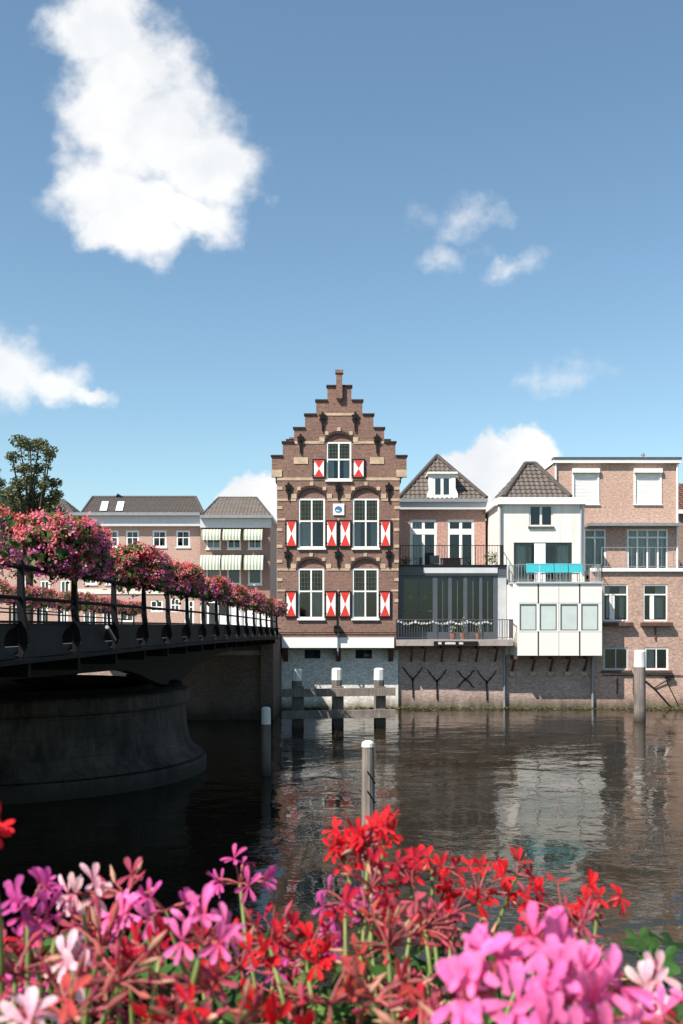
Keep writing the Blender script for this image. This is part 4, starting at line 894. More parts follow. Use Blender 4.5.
tuft_tree(-22, 62, 3.4, [(-2, 482, 0.6), (0, 494, 0.8), (-12, 470, 0.8), (-25, 462, 0.9), (-40, 470, 0.9), (2, 505, 0.7)], [(-10, 515, 1.8, 1.6), (-2, 535, 1.6, 1.6), (-30, 510, 2.2, 1.8), (0, 560, 1.8, 1.4), (-25, 545, 2.2, 1.6)], 'dense tree whose edge just enters the left side of the picture')

# ------------------------------------------------------------------ bridge
def BX(d, w): return -4.1 + 0.0295 * d - w
def B(d, w, z): return Vector((BX(d, w), d, z))
def zfall(d): return -0.0 if d < 16 else -0.000235 * (d - 16) ** 2
WB = 6.3
broot = thing('bridge', B(25, WB / 2, 3.8), 'dark steel swing bridge with railings full of hanging flowers', 'bridge')
ds = [1.3 + 43.7 * i / 48 for i in range(49)]            # 4.5 .. 45
def strip(name, m, sec, dlist=ds):
    """sweep a cross section [(w, z)] along the bridge"""
    k = MB(); n = len(sec); o = 0
    for d in dlist:
        for w, z in sec: k.v.append(B(d, w, z + zfall(d)))
    for i in range(len(dlist) - 1):
        for j in range(n):
            j2 = (j + 1) % n; k.face((i * n + j, i * n + j2, (i + 1) * n + j2, (i + 1) * n + j))
    k.face(list(range(n))[::-1]); k.face([(len(dlist) - 1) * n + j for j in range(n)])
    return k.build(name, m, broot)
strip('deck', M['asphalt'], [(0.12, 3.84), (WB + 3.0, 3.84), (WB + 3.0, 3.98), (0.12, 3.98)])  # widened past the far rail, added to keep the pier in shade
posts = [11.64 + 2.1 * k_ for k_ in range(-4, 16)]
k = MB()
for d in posts:                                    # one panel per bay with an oval opening behind the post
    a, b_ = d - 1.05, d + 1.05
    loops = [[Vector((a, 3.862, 0)), Vector((b_, 3.862, 0)), Vector((b_, 4.268, 0)), Vector((a, 4.268, 0))], [Vector((d - 0.05 + 0.42 * math.cos(t * PI / 12), 4.06 + 0.165 * math.sin(t * PI / 12), 0)) for t in range(24)]]
    flat = [p for l in loops for p in l]; o = len(k.v); n = len(flat)
    for w in (0.0, 0.05):
        for p in flat: k.v.append(B(p.x, w, p.y + zfall(p.x)))
    for t in tessellate_polygon(loops): k.face((o + t[0], o + t[1], o + t[2])); k.face((o + n + t[0], o + n + t[1], o + n + t[2]))
    for q in range(24): k.face((o + 4 + q, o + 4 + (q + 1) % 24, o + n + 4 + (q + 1) % 24, o + n + 4 + q))
k.build('fascia', M['bridge_panel'], broot)
strip('shade_backing', M['black_paint'], [(0.26, 3.99), (0.30, 3.99), (0.30, 4.25), (0.26, 4.25)])  # black strip added behind the ovals so the openings look shaded
strip('fascia_flange', M['bridge_steel'], [(-0.10, 3.80), (0.25, 3.80), (0.25, 3.855), (-0.10, 3.855)])
strip('top_flange', M['bridge_steel'], [(-0.04, 4.272), (0.14, 4.272), (0.14, 4.30), (-0.04, 4.30)])
strip('kerb', M['stone_curb'], [(WB - 0.1, 3.984), (WB + 0.1, 3.984), (WB + 0.1, 4.12), (WB - 0.1, 4.12)])
# main girders, fish bellied over the pier
def girder(w, name='main_girder'):
    k = MB(); n = 0
    dl = [1.3 + 43.7 * i / 97 for i in range(98)]
    for d in dl:
        zb = 3.42 - 0.30 * max(0, 1 - abs(d - 29) / 14) ; q = abs(d - 27.5)
        if q < 6: zb -= 0.52 * (0.5 + 0.5 * math.cos(PI * q / 6)) 
        for ww, z in ((w - 0.12, zb), (w + 0.12, zb), (w + 0.12, 3.835), (w - 0.12, 3.835)): k.v.append(B(d, ww, z + (zfall(d) if z > 3.8 else zfall(d) * 0.6)))
    for i in range(len(dl) - 1):
        for j in range(4):
            j2 = (j + 1) % 4; k.face((i * 4 + j, i * 4 + j2, i * 4 + 4 + j2, i * 4 + 4 + j))
    k.face((3, 2, 1, 0)); k.face([(len(dl) - 1) * 4 + j for j in range(4)]); return k.build(name, M['bridge_steel'], broot)
for w in (1.5, 4.8, 8.1): girder(w)  # left girder added under the widened deck, kept deep to shade the pier
for d in [6 + 2.1 * i for i in range(19)]:
    k = MB(); k.bar(B(d, 0.1, 3.72 + zfall(d)), B(d, WB + 2.9, 3.72 + zfall(d)), 0.12, 0.22); k.build('cross_beam', M['bridge_steel'], broot)
posts = [11.64 + 2.1 * k_ for k_ in range(-4, 16)]
HR, MR = 4.93, 4.565
for d in posts:
    zf = zfall(d); k = MB()
    k.bar(B(d, -0.085, 4.02 + zf), B(d, -0.03, 4.42 + zf), 0.09, 0.11, (0, 1, 0), w1=0.08, h1=0.10); k.bar(B(d, -0.03, 4.40 + zf), B(d, -0.02, 4.95 + zf), 0.08, 0.10, (0, 1, 0), w1=0.06, h1=0.07)
    k.tube([B(d, -0.02, 4.95 + zf), B(d, -0.02, 5.0 + zf)], [0.045, 0.03], 8); p_ = k.build('railing_post', M['bridge_steel'], broot)
    k = MB(); x0 = BX(d, 0) + 0.003                   # short bracket under the post
    k.prism([(x0, 3.87 + zf), (x0 + 0.04, 3.87 + zf), (x0 + 0.11, 4.0 + zf), (x0 + 0.11, 4.14 + zf), (x0 + 0.05, 4.25 + zf), (x0, 4.255 + zf)], d - 0.03, d + 0.03)
    k.build('outrigger_plate', M['black_paint'], p_)
def railpath(name, w, z, r, dl, m=None):
    k = MB(); k.tube([B(d, w, z + zfall(d)) for d in dl], r, 8); return k.build(name, m or M['bridge_steel'], broot)
railpath('handrail', -0.02, HR, 0.032, posts[0:1] + ds[1:] if False else [posts[0] + (posts[-1] - posts[0]) * i / 40 for i in range(41)])
railpath('mid_rail', -0.02, MR, 0.024, [posts[0] + (posts[-1] - posts[0]) * i / 40 for i in range(41)])
for d in posts[::1]:
    zf = zfall(d); k = MB(); k.bar(B(d + 0.7, WB, 4.1 + zf), B(d + 0.7, WB, 4.95 + zf), 0.06, 0.06, (0, 1, 0)); k.build('far_railing_post', M['bridge_steel'], broot)
for z in (4.93, 4.65, 4.38): railpath('far_rail', WB, z, 0.022, [posts[0] + (posts[-1] - posts[0]) * i / 40 for i in range(41)])
k = MB(); k.tube([B(15.6, -0.1, 4.02), B(15.0, -0.14, 4.22)], 0.03, 8); k.build('latch_lever', M['zinc'], broot)
for d in posts[::2]:
    k = MB(); k.bar(B(d, WB + 2.9, 3.98 + zfall(d)), B(d, WB + 2.9, 4.95 + zfall(d)), 0.06, 0.06, (0, 1, 0)); k.build('outer_railing_post', M['bridge_steel'], broot)
railpath('outer_handrail', WB + 2.9, 4.95, 0.025, [posts[0] + (posts[-1] - posts[0]) * i / 40 for i in range(41)])
# pier
PC = (-10.0, 29.3)
root = thing('bridge_pier', (PC[0], PC[1], 0), 'round weathered stone pier carrying the swing bridge in the water', 'bridge pier')
k = MB(); k.lathe(PC, [(5.97, -0.6), (5.99, 0.0), (5.99, 0.34), (5.95, 0.41), (5.6, 0.45)], 96); k.build('plinth', M['pier'], root)
k = MB(); prof = [(5.90, 0.451), (5.82, 0.52), (5.64, 0.64), (5.53, 0.80), (5.46, 1.05), (5.40, 1.4), (5.36, 1.9), (5.36, 1.96)]
k.lathe(PC, prof, 72); k.build('shaft', M['pier'], root, smooth=True)
k = MB(); k.lathe(PC, [(5.37, 1.962), (5.47, 1.99), (5.50, 2.05), (5.48, 2.32), (5.44, 2.38), (5.2, 2.42)], 72); k.build('cap', M['pier'], root, smooth=False)
k = MB(); k.lathe((PC[0], PC[1]), [(4.6, 2.43), (4.6, 2.56), (4.45, 2.58)], 64); k.build('pivot_ring', M['bridge_steel'], root)
for w, d in ((1.5, 27.5), (4.8, 27.5), (8.1, 27.5), (3.2, 31.5), (6.5, 31.5)):
    c = B(d, w, 0); k = MB(); k.lathe((c.x, c.y), [(0.4, 2.57), (0.42, 2.68), (0.3, 2.74)], 20); k.build('bearing_block', M['bridge_steel'], root)
# abutment
root = thing('bridge_abutment', (-6.2, 45, 0), 'dark brick abutment under the far end of the bridge', 'abutment')
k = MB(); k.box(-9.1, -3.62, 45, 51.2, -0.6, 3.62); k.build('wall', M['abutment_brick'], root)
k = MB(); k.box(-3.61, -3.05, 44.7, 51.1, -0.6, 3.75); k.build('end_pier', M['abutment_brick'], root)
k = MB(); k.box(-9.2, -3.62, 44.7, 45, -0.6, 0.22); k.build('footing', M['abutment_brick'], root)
k = MB(); k.box(-9.2, -3.62, 44.9, 45.0, 2.9, 3.1); k.build('stone_band', M['stone_curb'], root)
k = MB(); k.box(-13, -3.6, 45.1, 53.0, 3.63, 3.72); k.build('approach_slab', M['asphalt'], root)
k = MB(); k.box(-3.6, -3.1, 44.72, 51.0, 3.752, 3.9); k.build('end_pier_cap', M['stone_curb'], root)

# ------------------------------------------------------------------ mooring timber
def pile(parent, name, c, r, ztop, zwhite, dome, n=14, mat='wood', square=False):
    k = MB(); x, y = c
    k.lathe(c, [(r, -0.8), (r * 1.0, zwhite)], n); p_ = k.build(name, M[mat], parent, None if parent else (x, y, 0))
    k = MB(); k.lathe(c, [(r * 1.02, zwhite - 0.002), (r * 0.97, ztop - dome * 0.55), (r * 0.84, ztop - dome * 0.2), (r * 0.6, ztop)], n); k.build('white_cap', M['pile_white'], p_); return p_
root = thing('mooring_fender', (PX(338, 41.7), 41.7, 0), 'timber mooring fender of three white topped piles joined by two beams before the stepped house', 'mooring fender')
for i, (a, zt) in enumerate(((296.8, 2.42), (336.8, 2.46), (379, 2.46))):
    dd = 41.7 if i else 41.9
    pile(root, 'pile', (PX(a, dd), dd), 0.215, zt, zt - 0.50, 0.12, 8, 'wood_dark')
    k = MB(); k.box(PX(a + 2, 41.1) - 0.2, PX(a + 2, 41.1) + 0.2, 41.05, 41.35, -0.7, 1.72); k.build('front_pile', M['wood_dark'], root)
for y0, y1, x0, x1 in ((688.2, 696, 282, 395.4), (710, 718, 283, 395.4)):
    k = MB(); k.bar(P(x0, (y0 + y1) / 2 + 1.0, 40.9), P(x1, (y0 + y1) / 2 - 0.6, 40.9), 0.26, 0.32); b_ = k.build('beam', M['wood'], root)
k = MB(); k.tube([P(316, 688, 41), P(318, 682, 41), P(321, 688, 41)], 0.03, 6); k.build('ring_bolt', M['pile_white'], root)
def lone_pile(px, d, wpx, ytop, ywhite, label, dome, mat='wood'):
    root = thing('mooring_pile', (PX(px, d), d, 0), label, 'mooring pile', 'single mooring piles in the canal')
    pile(root, 'post', (PX(px, d), d), wpx / 2000 * d, PZ(ytop, d), PZ(ywhite, d), dome, 16, mat); return root
lone_pile(266, 28.3, 9.4, 707, 724, 'thin dark mooring pile with a white top beside the bridge pier', 0.10, 'wood_dark')
lone_pile(639.8, 44.3, 11.4, 650, 667, 'thick grey mooring pile with a white top in front of the pale brick house', 0.12)
d = 16.0; root = thing('mooring_pile', (PX(368, d), d, 0), 'slender weathered wooden pile with two iron staples rising behind the red flowers', 'mooring pile', 'single mooring piles in the canal')
k = MB(); k.lathe((PX(368.2, d), d), [(0.112, -0.8), (0.109, 1.2), (0.098, 2.3)], 14); k.build('post', M['wood'], root)
k = MB(); k.lathe((PX(368, d), d), [(0.106, 2.302), (0.10, 2.36), (0.085, 2.385), (0.05, 2.40)], 14); k.build('white_cap', M['pile_white'], root)
for z in (1.90, 1.59):
    k = MB(); x = PX(368, d) - 0.01; y = d - 0.118; k.tube([(x, y + .05, z + 0.02), (x, y - 0.05, z + 0.02), (x + 0.12, y - 0.03, z - 0.16), (x + 0.12, y + 0.08, z - 0.16)], 0.012, 6); k.build('iron_staple', M['iron'], root)

# ------------------------------------------------------------------ weeds along the foot of the walls
k = MB().use_col()
for i in range(2600):
    px = U(285, 700); x = PX(px, 50.6)
    dens = noise.noise(Vector((x * 0.8, 3.1, 0))); 
    if dens < U(-0.5, 0.35): continue
    y = 51.0 - abs(random.gauss(0, 0.55)) - (0 if px > 400 else -0.1); z = 0.012 + abs(random.gauss(0, 0.05)); s_ = U(0.04, 0.12)
    k.cc = random.choice([(0.10, 0.12, 0.03), (0.14, 0.14, 0.045), (0.06, 0.08, 0.025), (0.17, 0.15, 0.06)])
    a = U(0, PI); k.add([(x - s_ * math.cos(a), y - s_ * math.sin(a), z), (x + s_ * .5 * math.sin(a), y - s_ * .5 * math.cos(a), z + U(0, .03)), (x + s_ * math.cos(a), y + s_ * math.sin(a), z), (x - s_ * .5 * math.sin(a), y + s_ * .5 * math.cos(a), z + U(0, .03))], [(0, 1, 2, 3)])
tag(k.build('water_weed', M['weed'], None, (10, 50.6, 0), recalc=False), 'yellow green weed floating along the foot of the house walls', 'weed', None, 'stuff')

# ------------------------------------------------------------------ things on the balconies
def chair(loc, rz, back, label, group, h=0.9, bwid=0.25):
    r = thing('garden_chair', loc, label, 'chair', group); r.rotation_euler = (0, 0, 0)
    x, y, z = loc
    boxpart('seat', r, M['chair_grey'], x - 0.24, x + 0.24, y - 0.22, y + 0.22, z + 0.42, z + 0.46)
    k = MB(); k.box(x - bwid, x + bwid, y - 0.26, y - 0.20, z + 0.48, z + h); k.build('backrest', back, r)
    for sx in (-1, 1):
        for sy in (-1, 1):
            k = MB(); k.bar((x + sx * 0.21, y + sy * 0.2, z), (x + sx * 0.21, y + sy * 0.2, z + 0.42), 0.035, 0.035); k.build('leg', M['chair_grey'], r)
    return r
zb_ = zt + 0.0
zb_ = Z6(583.6) + 0.1
for i, (px, w_) in enumerate(((532, 10), (545.8, 12), (560.2, 11), (574.4, 13))):
    d = 50.75; x = PX(px, d); lab = ['leftmost of the four turquoise chairs on the white balcony', 'second turquoise chair from the left on the white balcony', 'third turquoise chair from the left on the white balcony', 'rightmost of the four turquoise chairs on the white balcony'][i]
    chair((x, d, zb_), 0, M['turquoise'], lab, 'turquoise chairs on the white balcony', 0.94, 0.335)
def potted(loc, h, r, label, cols, n=160, flower=None, ls=0.05, group=None):
    root = thing('potted_plant', loc, label, 'potted plant', group)
    k = MB(); k.lathe((loc[0], loc[1]), [(0.11, loc[2]), (0.16, loc[2] + 0.26), (0.17, loc[2] + 0.3)], 14); k.build('pot', M['terracotta'], root)
    f = MB().use_col(); c = Vector(loc) + Vector((0, 0, 0.3 + h * 0.55))
    leaf_cloud(f, c, (r, r, h * 0.55), n, ls, cols)
    if flower: leaf_cloud(f, c + Vector((0, -0.05, 0.05)), (r * 1.05, r * 1.05, h * 0.58), n // 2, ls * 0.8, flower)
    f.build('foliage', M['leaf'], root, recalc=False)
LG = [(0.06, 0.10, 0.03), (0.09, 0.13, 0.04), (0.05, 0.075, 0.03)]
WF = [(0.75, 0.74, 0.70), (0.6, 0.6, 0.55)]
potted((PX(491, 53), 53.0, ZT + 0.01), 0.75, 0.42, 'bushy green potted plant at the right end of the upper terrace', LG + [(0.16, 0.15, 0.05)], 240)
potted((PX(405, 53), 53.0, ZT + 0.01), 0.5, 0.35, 'shaded potted plant at the left end of the upper terrace', LG, 160)
potted((PX(453, 50.6), 50.6, PZ(639.4, D4)), 0.5, 0.16, 'white flowering pot plant on the lower balcony, leftmost of three', LG, 60, WF, 0.04)
potted((PX(463, 50.7), 50.7, PZ(639.4, D4)), 0.75, 0.18, 'white flowering pot plant on the lower balcony, middle and tallest of three', LG, 70, WF, 0.04)
potted((PX(478, 50.6), 50.6, PZ(639.4, D4)), 0.55, 0.16, 'white flowering pot plant on the lower balcony, rightmost of three', LG, 60, WF, 0.04)
tx, ty = PX(451, 53.5), 53.5
root = thing('terrace_table', (tx, ty, ZT), 'dark red wooden table on the upper terrace', 'table')
boxpart('tabletop', root, M['wood_table'], tx - 0.55, tx + 0.55, ty - 0.35, ty + 0.35, ZT + 0.72, ZT + 0.77); boxpart('apron', root, M['wood_table'], tx - 0.48, tx + 0.48, ty - 0.3, ty - 0.27, ZT + 0.25, ZT + 0.719)
for sx in (-1, 1):
    for sy in (-1, 1): boxpart('leg', root, M['white_paint'], tx + sx * 0.5 - 0.035, tx + sx * 0.5 + 0.035, ty + sy * 0.3 - 0.03, ty + sy * 0.3 + 0.03, ZT + 0.01, ZT + 0.719)
chair((PX(434, 53.6), 53.6, ZT + 0.01), 0, M['chair_grey'], 'dark chair left of the red table on the upper terrace', 'dark chairs on the upper terrace')
chair((PX(429, 54.4), 54.4, ZT + 0.01), 0, M['black_paint'], 'black chair nearest the left french door on the upper terrace', 'dark chairs on the upper terrace', 1.1)
# garland
k = MB().use_col(); random.seed(11); pts = []
d = D4 - 0.0; xs = [398 + i * 2.9 for i in range(33)]
for i, px in enumerate(xs): pts.append(P(px, 621.5 + 2.4 * abs(math.sin(i * 0.52)), d))
k.cc = (0.25, 0.25, 0.22); k.tube(pts, 0.010, 5)
for p in pts:
    k.cc = (0.78, 0.77, 0.73)
    for _ in range(5):
        a = Vector((U(-1, 1), U(-1, .2), U(-1, 1))).normalized() * 0.06; b_ = a.cross(Vector((0.3, 1, 0.2))).normalized() * 0.035
        q = p + Vector((U(-.03, .03), -0.03, U(-.04, .04))); k.add([q - a, q + b_, q + a, q - b_], [(0, 1, 2, 3)])
tag(k.build('garland', M['petal'], None, tuple(pts[0]), recalc=False), 'string of white paper flowers hanging along the lower balcony railing', 'garland')

# ------------------------------------------------------------------ flower baskets on the bridge railings
random.seed(21)
def flower_mass(k_leaf, k_bloom, c, rx, ry, rz, nclus, nleaf, seed, petal=0.022):
    rnd = random.Random(seed)
    def surf(lo=-0.85):
        while True:
            v = Vector((rnd.gauss(0, 1), rnd.gauss(0, 1), rnd.gauss(0.15, 1))).normalized()
            if v.z > lo: break
        n_ = noise.noise(v * 1.7 + Vector((seed * 3.1, 0, 0))) * 0.28 + noise.noise(v * 4.0 + Vector((0, seed * 1.7, 0))) * 0.14
        taper = 1.0 + 0.10 * max(0, 0.3 - abs(v.z))
        q = Vector([math.copysign(abs(c_) ** 0.72, c_) for c_ in v]); e_ = 1 + n_ + 0.22 * noise.noise(Vector((0, v.y * 2.2 + seed, seed * 0.7)))
        p = Vector((q.x * rx, q.y * ry, q.z * rz)) * e_ * 0.95
        if v.z < 0.1 and rnd.random() < 0.10: p.z -= rnd.random() ** 2 * 0.22   # trailing shoots
        return v, p
    for _ in range(nleaf):
        v, p = surf(-1); p = p * rnd.uniform(0.7, 1.04) + c
        a = Vector((rnd.gauss(0, 1), rnd.gauss(0, 1), rnd.gauss(0, 1))).normalized(); b_ = a.cross(v + Vector((0.1, 0, 0))).normalized(); s_ = rnd.uniform(0.03, 0.055)
        k_leaf.cc = rnd.choice([(0.05, 0.085, 0.025), (0.07, 0.115, 0.035), (0.035, 0.06, 0.02), (0.10, 0.14, 0.04)])
        k_leaf.add([p - a * s_, p + b_ * s_ * .8, p + a * s_, p - b_ * s_ * .8], [(0, 1, 2, 3)])
    for _ in range(nclus):
        v, p = surf(-0.8)
        if v.z < -0.3 and rnd.random() < 0.3: continue
        p = p * rnd.uniform(0.92, 1.08) + c; t = rnd.random() * 0.8 + v.z * 0.42 + 0.45 * noise.noise(p * 2.5)
        col = (0.70, 0.10, 0.08) if t > 0.84 else ((0.76, 0.21, 0.22) if t > 0.46 else ((0.68, 0.16, 0.29) if t > 0.12 else (0.50, 0.13, 0.34)))
        if rnd.random() < 0.08: col = (0.72, 0.30, 0.33)
        if rnd.random() < 0.06: col = (0.38, 0.03, 0.06)
        for _ in range(rnd.randint(6, 11)):
            q = p + Vector((rnd.gauss(0, 0.034), rnd.gauss(0, 0.034), rnd.gauss(0, 0.028)))
            a = (Vector((rnd.gauss(0, 1), rnd.gauss(0, 1), rnd.gauss(0, 1))) + v * 0.3).normalized(); b_ = a.cross((v + Vector((rnd.gauss(0, .5), rnd.gauss(0, .5), rnd.gauss(0, .5))))).normalized()
            s_ = petal * rnd.uniform(0.7, 1.3); j = rnd.uniform(0.8, 1.15); k_bloom.cc = tuple(x * j for x in col)
            k_bloom.add([q - a * s_, q + b_ * s_ * .7, q + a * s_, q - b_ * s_ * .7], [(0, 1, 2, 3)])
def basket(d, w, label, group, seed, rx=0.60, ry=1.12, rz=0.47, z=5.20, n=520):
    c = B(d, w, z + zfall(d)); r = thing('flower_basket', (c.x, c.y, c.z - 0.35), label, 'flower basket', group)
    kl, kb = MB().use_col(), MB().use_col(); flower_mass(kl, kb, c, rx, ry, rz, n, int(n * 5.0), seed)
    boxpart('trough', r, M['trough'], c.x - 0.14, c.x + 0.14, c.y - 0.5, c.y + 0.5, c.z - 0.30, c.z - 0.06)
    kl.build('foliage', M['leaf'], r, recalc=False); kb.build('bloom', M['petal'], r, recalc=False)
    return r
ordn = ['largest flower basket on the near railing, first from the left', 'second flower basket from the left on the near railing', 'third flower basket from the left on the near railing', 'fourth flower basket on the near railing, counting from the left',
        'fifth flower basket on the near railing, counting from the left', 'sixth flower basket on the near railing, counting from the left', 'seventh flower basket on the near railing, next to the last', 'last flower basket on the near railing, against the stepped house']
basket(9.3, 0.0, 'red and pink flower basket cut off by the left edge beside the largest one', 'flower baskets on the near railing', 5, n=260, z=5.14)
prm = [(0.55, 1.15, 0.42, 5.26), (0.50, 1.05, 0.33, 5.25), (0.43, 1.2, 0.33, 5.22), (0.47, 1.1, 0.30, 5.20), (0.40, 1.2, 0.30, 5.16), (0.46, 1.15, 0.31, 5.15), (0.42, 1.2, 0.31, 5.12), (0.46, 1.2, 0.31, 5.10)]
for i in range(8):
    d = 13.4 + 4.2 * i; a = prm[i]
    basket(d, 0.0, ordn[i], 'flower baskets on the near railing', 31 + i, a[0], a[1], a[2], a[3], n=[1000, 760, 600, 480, 400, 340, 320, 300][i])
fl = ['far railing flower basket seen through the bars at the left edge', 'second far railing flower basket from the left, seen through the bars', 'third far railing flower basket from the left, seen through the bars', 'fourth far railing flower basket from the left, seen through the bars', 'last far railing flower basket, smallest and nearest the far bank']
for i in range(5):
    d = 26.6 + 4.2 * i
    basket(d, WB, fl[i], 'flower baskets on the far railing', 61 + i, 0.5, 1.7, 0.32, 5.14, n=420)

# ------------------------------------------------------------------ geraniums in the foreground
k = MB(); k.box(-1.6, 1.6, 0.35, 1.24, 2.603, 3.42); tag(k.build('quay_parapet', M['stone_curb'], None, (0, 0.8, 2.603)), 'stone parapet on the near quay', None, None, 'structure')
r = thing('flower_box', (0, 0.8, 3.425), 'long dark flower box holding the foreground geraniums', 'flower box')
k = MB(); k.box(-1.2, 1.2, 0.40, 0.43, 3.425, 3.76); k.box(-1.2, 1.2, 1.15, 1.18, 3.425, 3.76); k.box(-1.2, -1.17, 0.43, 1.15, 3.425, 3.76); k.box(1.17, 1.2, 0.43, 1.15, 3.425, 3.76); k.box(-1.17, 1.17, 0.43, 1.15, 3.425, 3.46); k.build('trough', M['trough'], r)
boxpart('soil', r, M['soil'], -1.168, 1.168, 0.432, 1.148, 3.462, 3.73)
random.seed(99)
PINK = (0.78, 0.175, 0.43); MAG = (0.56, 0.085, 0.31); RED = (0.62, 0.018, 0.028); DK = (0.40, 0.014, 0.035); CORAL = (0.52, 0.075, 0.065); PALE = (0.80, 0.50, 0.56); ROSE = (0.45, 0.075, 0.12)
def jit(c, a=0.15): j = 1 + U(-a, a); return tuple(min(0.9, max(0.005, x * j * (1 + U(-.06, .06)))) for x in c)
def petal(k, b, dirv, nrm, L, W, col, curl):
    side = dirv.cross(nrm).normalized(); rows = []
    prof = [(0, 0.16), (0.25, 0.42), (0.5, 0.82), (0.75, 1.0), (0.92, 0.74), (1.0, 0.30)]
    tw = U(-0.25, 0.25); cols_ = (-1, -0.62, -0.2, 0.2, 0.62, 1); vein = (1.06, 0.90, 1.02, 0.88, 1.0); ph = U(0, 6)
    for ri, (t, w) in enumerate(prof):
        c = b + dirv * (L * t) + nrm * (curl * L * t * t); s2 = side + nrm * (tw * t)
        rows.append([c + s2 * (W * w / 2 * q) + nrm * (0.13 * W * w * q * q + 0.05 * W * t * math.sin(ph + ri * 1.7 + q * 2.6)) - dirv * (0.06 * L * (1 if abs(q) < 0.3 and ri == 5 else 0)) for q in cols_])
    pts = [p for r_ in rows for p in r_]; n = len(rows); o = len(k.v); k.v.extend(pts); m_ = len(cols_)
    for i in range(n - 1):
        f = (0.60, 0.80, 0.95, 1.05, 1.14)[i]
        for j in range(m_ - 1):
            g_ = f * (vein[j] if i < 4 else 1.06); k.cc = (min(.9, col[0] * (0.8 + 0.2 * g_)), col[1] * g_, col[2] * (0.25 + 0.75 * g_))
            k.face((o + i * m_ + j, o + i * m_ + j + 1, o + (i + 1) * m_ + j + 1, o + (i + 1) * m_ + j))
def floret(k, c, axis, size, col, openness=0.6):
    axis = axis.normalized(); up = Vector((0, 0, 1)); u = (up - axis * up.dot(axis))
    u = u.normalized() if u.length > 0.1 else axis.orthogonal().normalized(); s = axis.cross(u)
    roll = U(-0.5, 0.5); base = jit(col, 0.12)
    shut = U(0.1, 0.45) if random.random() < openness else U(0.6, 1.15)
    for ang, L, W in ((PI / 2 + 0.40, 1.05, 0.38), (PI / 2 - 0.40, 1.05, 0.38), (-PI / 2, 0.95, 0.31), (-PI / 2 + 0.85, 0.95, 0.31), (-PI / 2 - 0.85, 0.95, 0.31)):
        a = ang + roll + U(-0.14, 0.14); rad = s * math.cos(a) + u * math.sin(a)
        tilt = shut + U(-0.15, 0.2); dv = (rad * math.cos(tilt) + axis * math.sin(tilt)).normalized(); nv = (axis * math.cos(tilt) - rad * math.sin(tilt)).normalized()
        petal(k, c + rad * size * 0.06, dv, nv, size * L * U(0.88, 1.1), size * W * U(0.9, 1.15), jit(base, 0.06), U(-0.35, 0.05))
def spindle(k, p0, p1, r, col):
    k.cc = col; m_ = p0.lerp(p1, 0.4); k.tube([p0, m_, p1], [r * 0.5, r, r * 0.15], 6, cap=False)
def umbel(kf, ks, hub, R, n, col, size, spent=0.0, stemc=(0.30, 0.07, 0.07)):
    for i in range(n):
        v = Vector((random.gauss(0, 0.75), random.gauss(-0.15, 0.6), abs(random.gauss(0.35, 0.55)) - 0.15)).normalized()
        e = hub + v * R * U(0.75, 1.1); md = hub.lerp(e, 0.5) + Vector((0, 0, 0.06 * R))
        ks.cc = jit(stemc, 0.3); ks.tube([hub, md, e], [0.0010, 0.0009, 0.0011], 5, cap=False)
        if random.random() < spent:
            q = random.random(); out = (v + Vector((U(-.4, .4), U(-.4, .4), U(-.3, .5)))).normalized()
            spindle(kf, e, e + out * U(0.009, 0.016), U(0.0015, 0.0027), jit(random.choice([col, ROSE, (0.42, 0.12, 0.10), (0.55, 0.30, 0.22)]), 0.25))
            for _ in range(random.randint(1, 3)):
                o2 = (v + Vector((U(-.9, .9), U(-.9, .9), U(-1.0, .5)))).normalized(); petal(kf, e, o2, o2.orthogonal().normalized(), size * U(0.3, 0.6), size * U(0.07, 0.16), jit(random.choice([col, col, ROSE, DK]), 0.25), U(-.5, .5))
        else:
            ax = (v * 0.8 + Vector((U(-.3, .3), -0.55 + U(-.3, .3), U(-.1, .4)))).normalized(); floret(kf, e, ax, size * U(0.88, 1.1), col, 0.95 if col in (PINK, PALE) else 0.5)
            spindle(ks, e - v * 0.006, e, 0.0018, jit(stemc, 0.2))
def leaf(k, c, nrm, dirv, s_, col):
    side = nrm.cross(dirv).normalized(); n = 25; pts = [c]; 
    for i in range(n + 1):
        th = -PI * 0.90 + 1.80 * PI * i / n
        r_ = s_ * (0.80 + 0.20 * math.cos(5 * th)) * (0.92 + 0.08 * math.cos(th)); wv = 0.16 * s_ * math.cos(5 * th) + 0.22 * s_ * (r_ / s_) ** 2
        pts.append(c + (dirv * math.cos(th) + side * math.sin(th)) * r_ + nrm * (wv * 0.5))
    o = len(k.v); k.v.extend(pts)
    for i in range(n):
        k.cc = tuple(x * (1.0 + 0.12 * ((i % 5) - 2) / 2) for x in col); k.face((o, o + 1 + i, o + 2 + i))
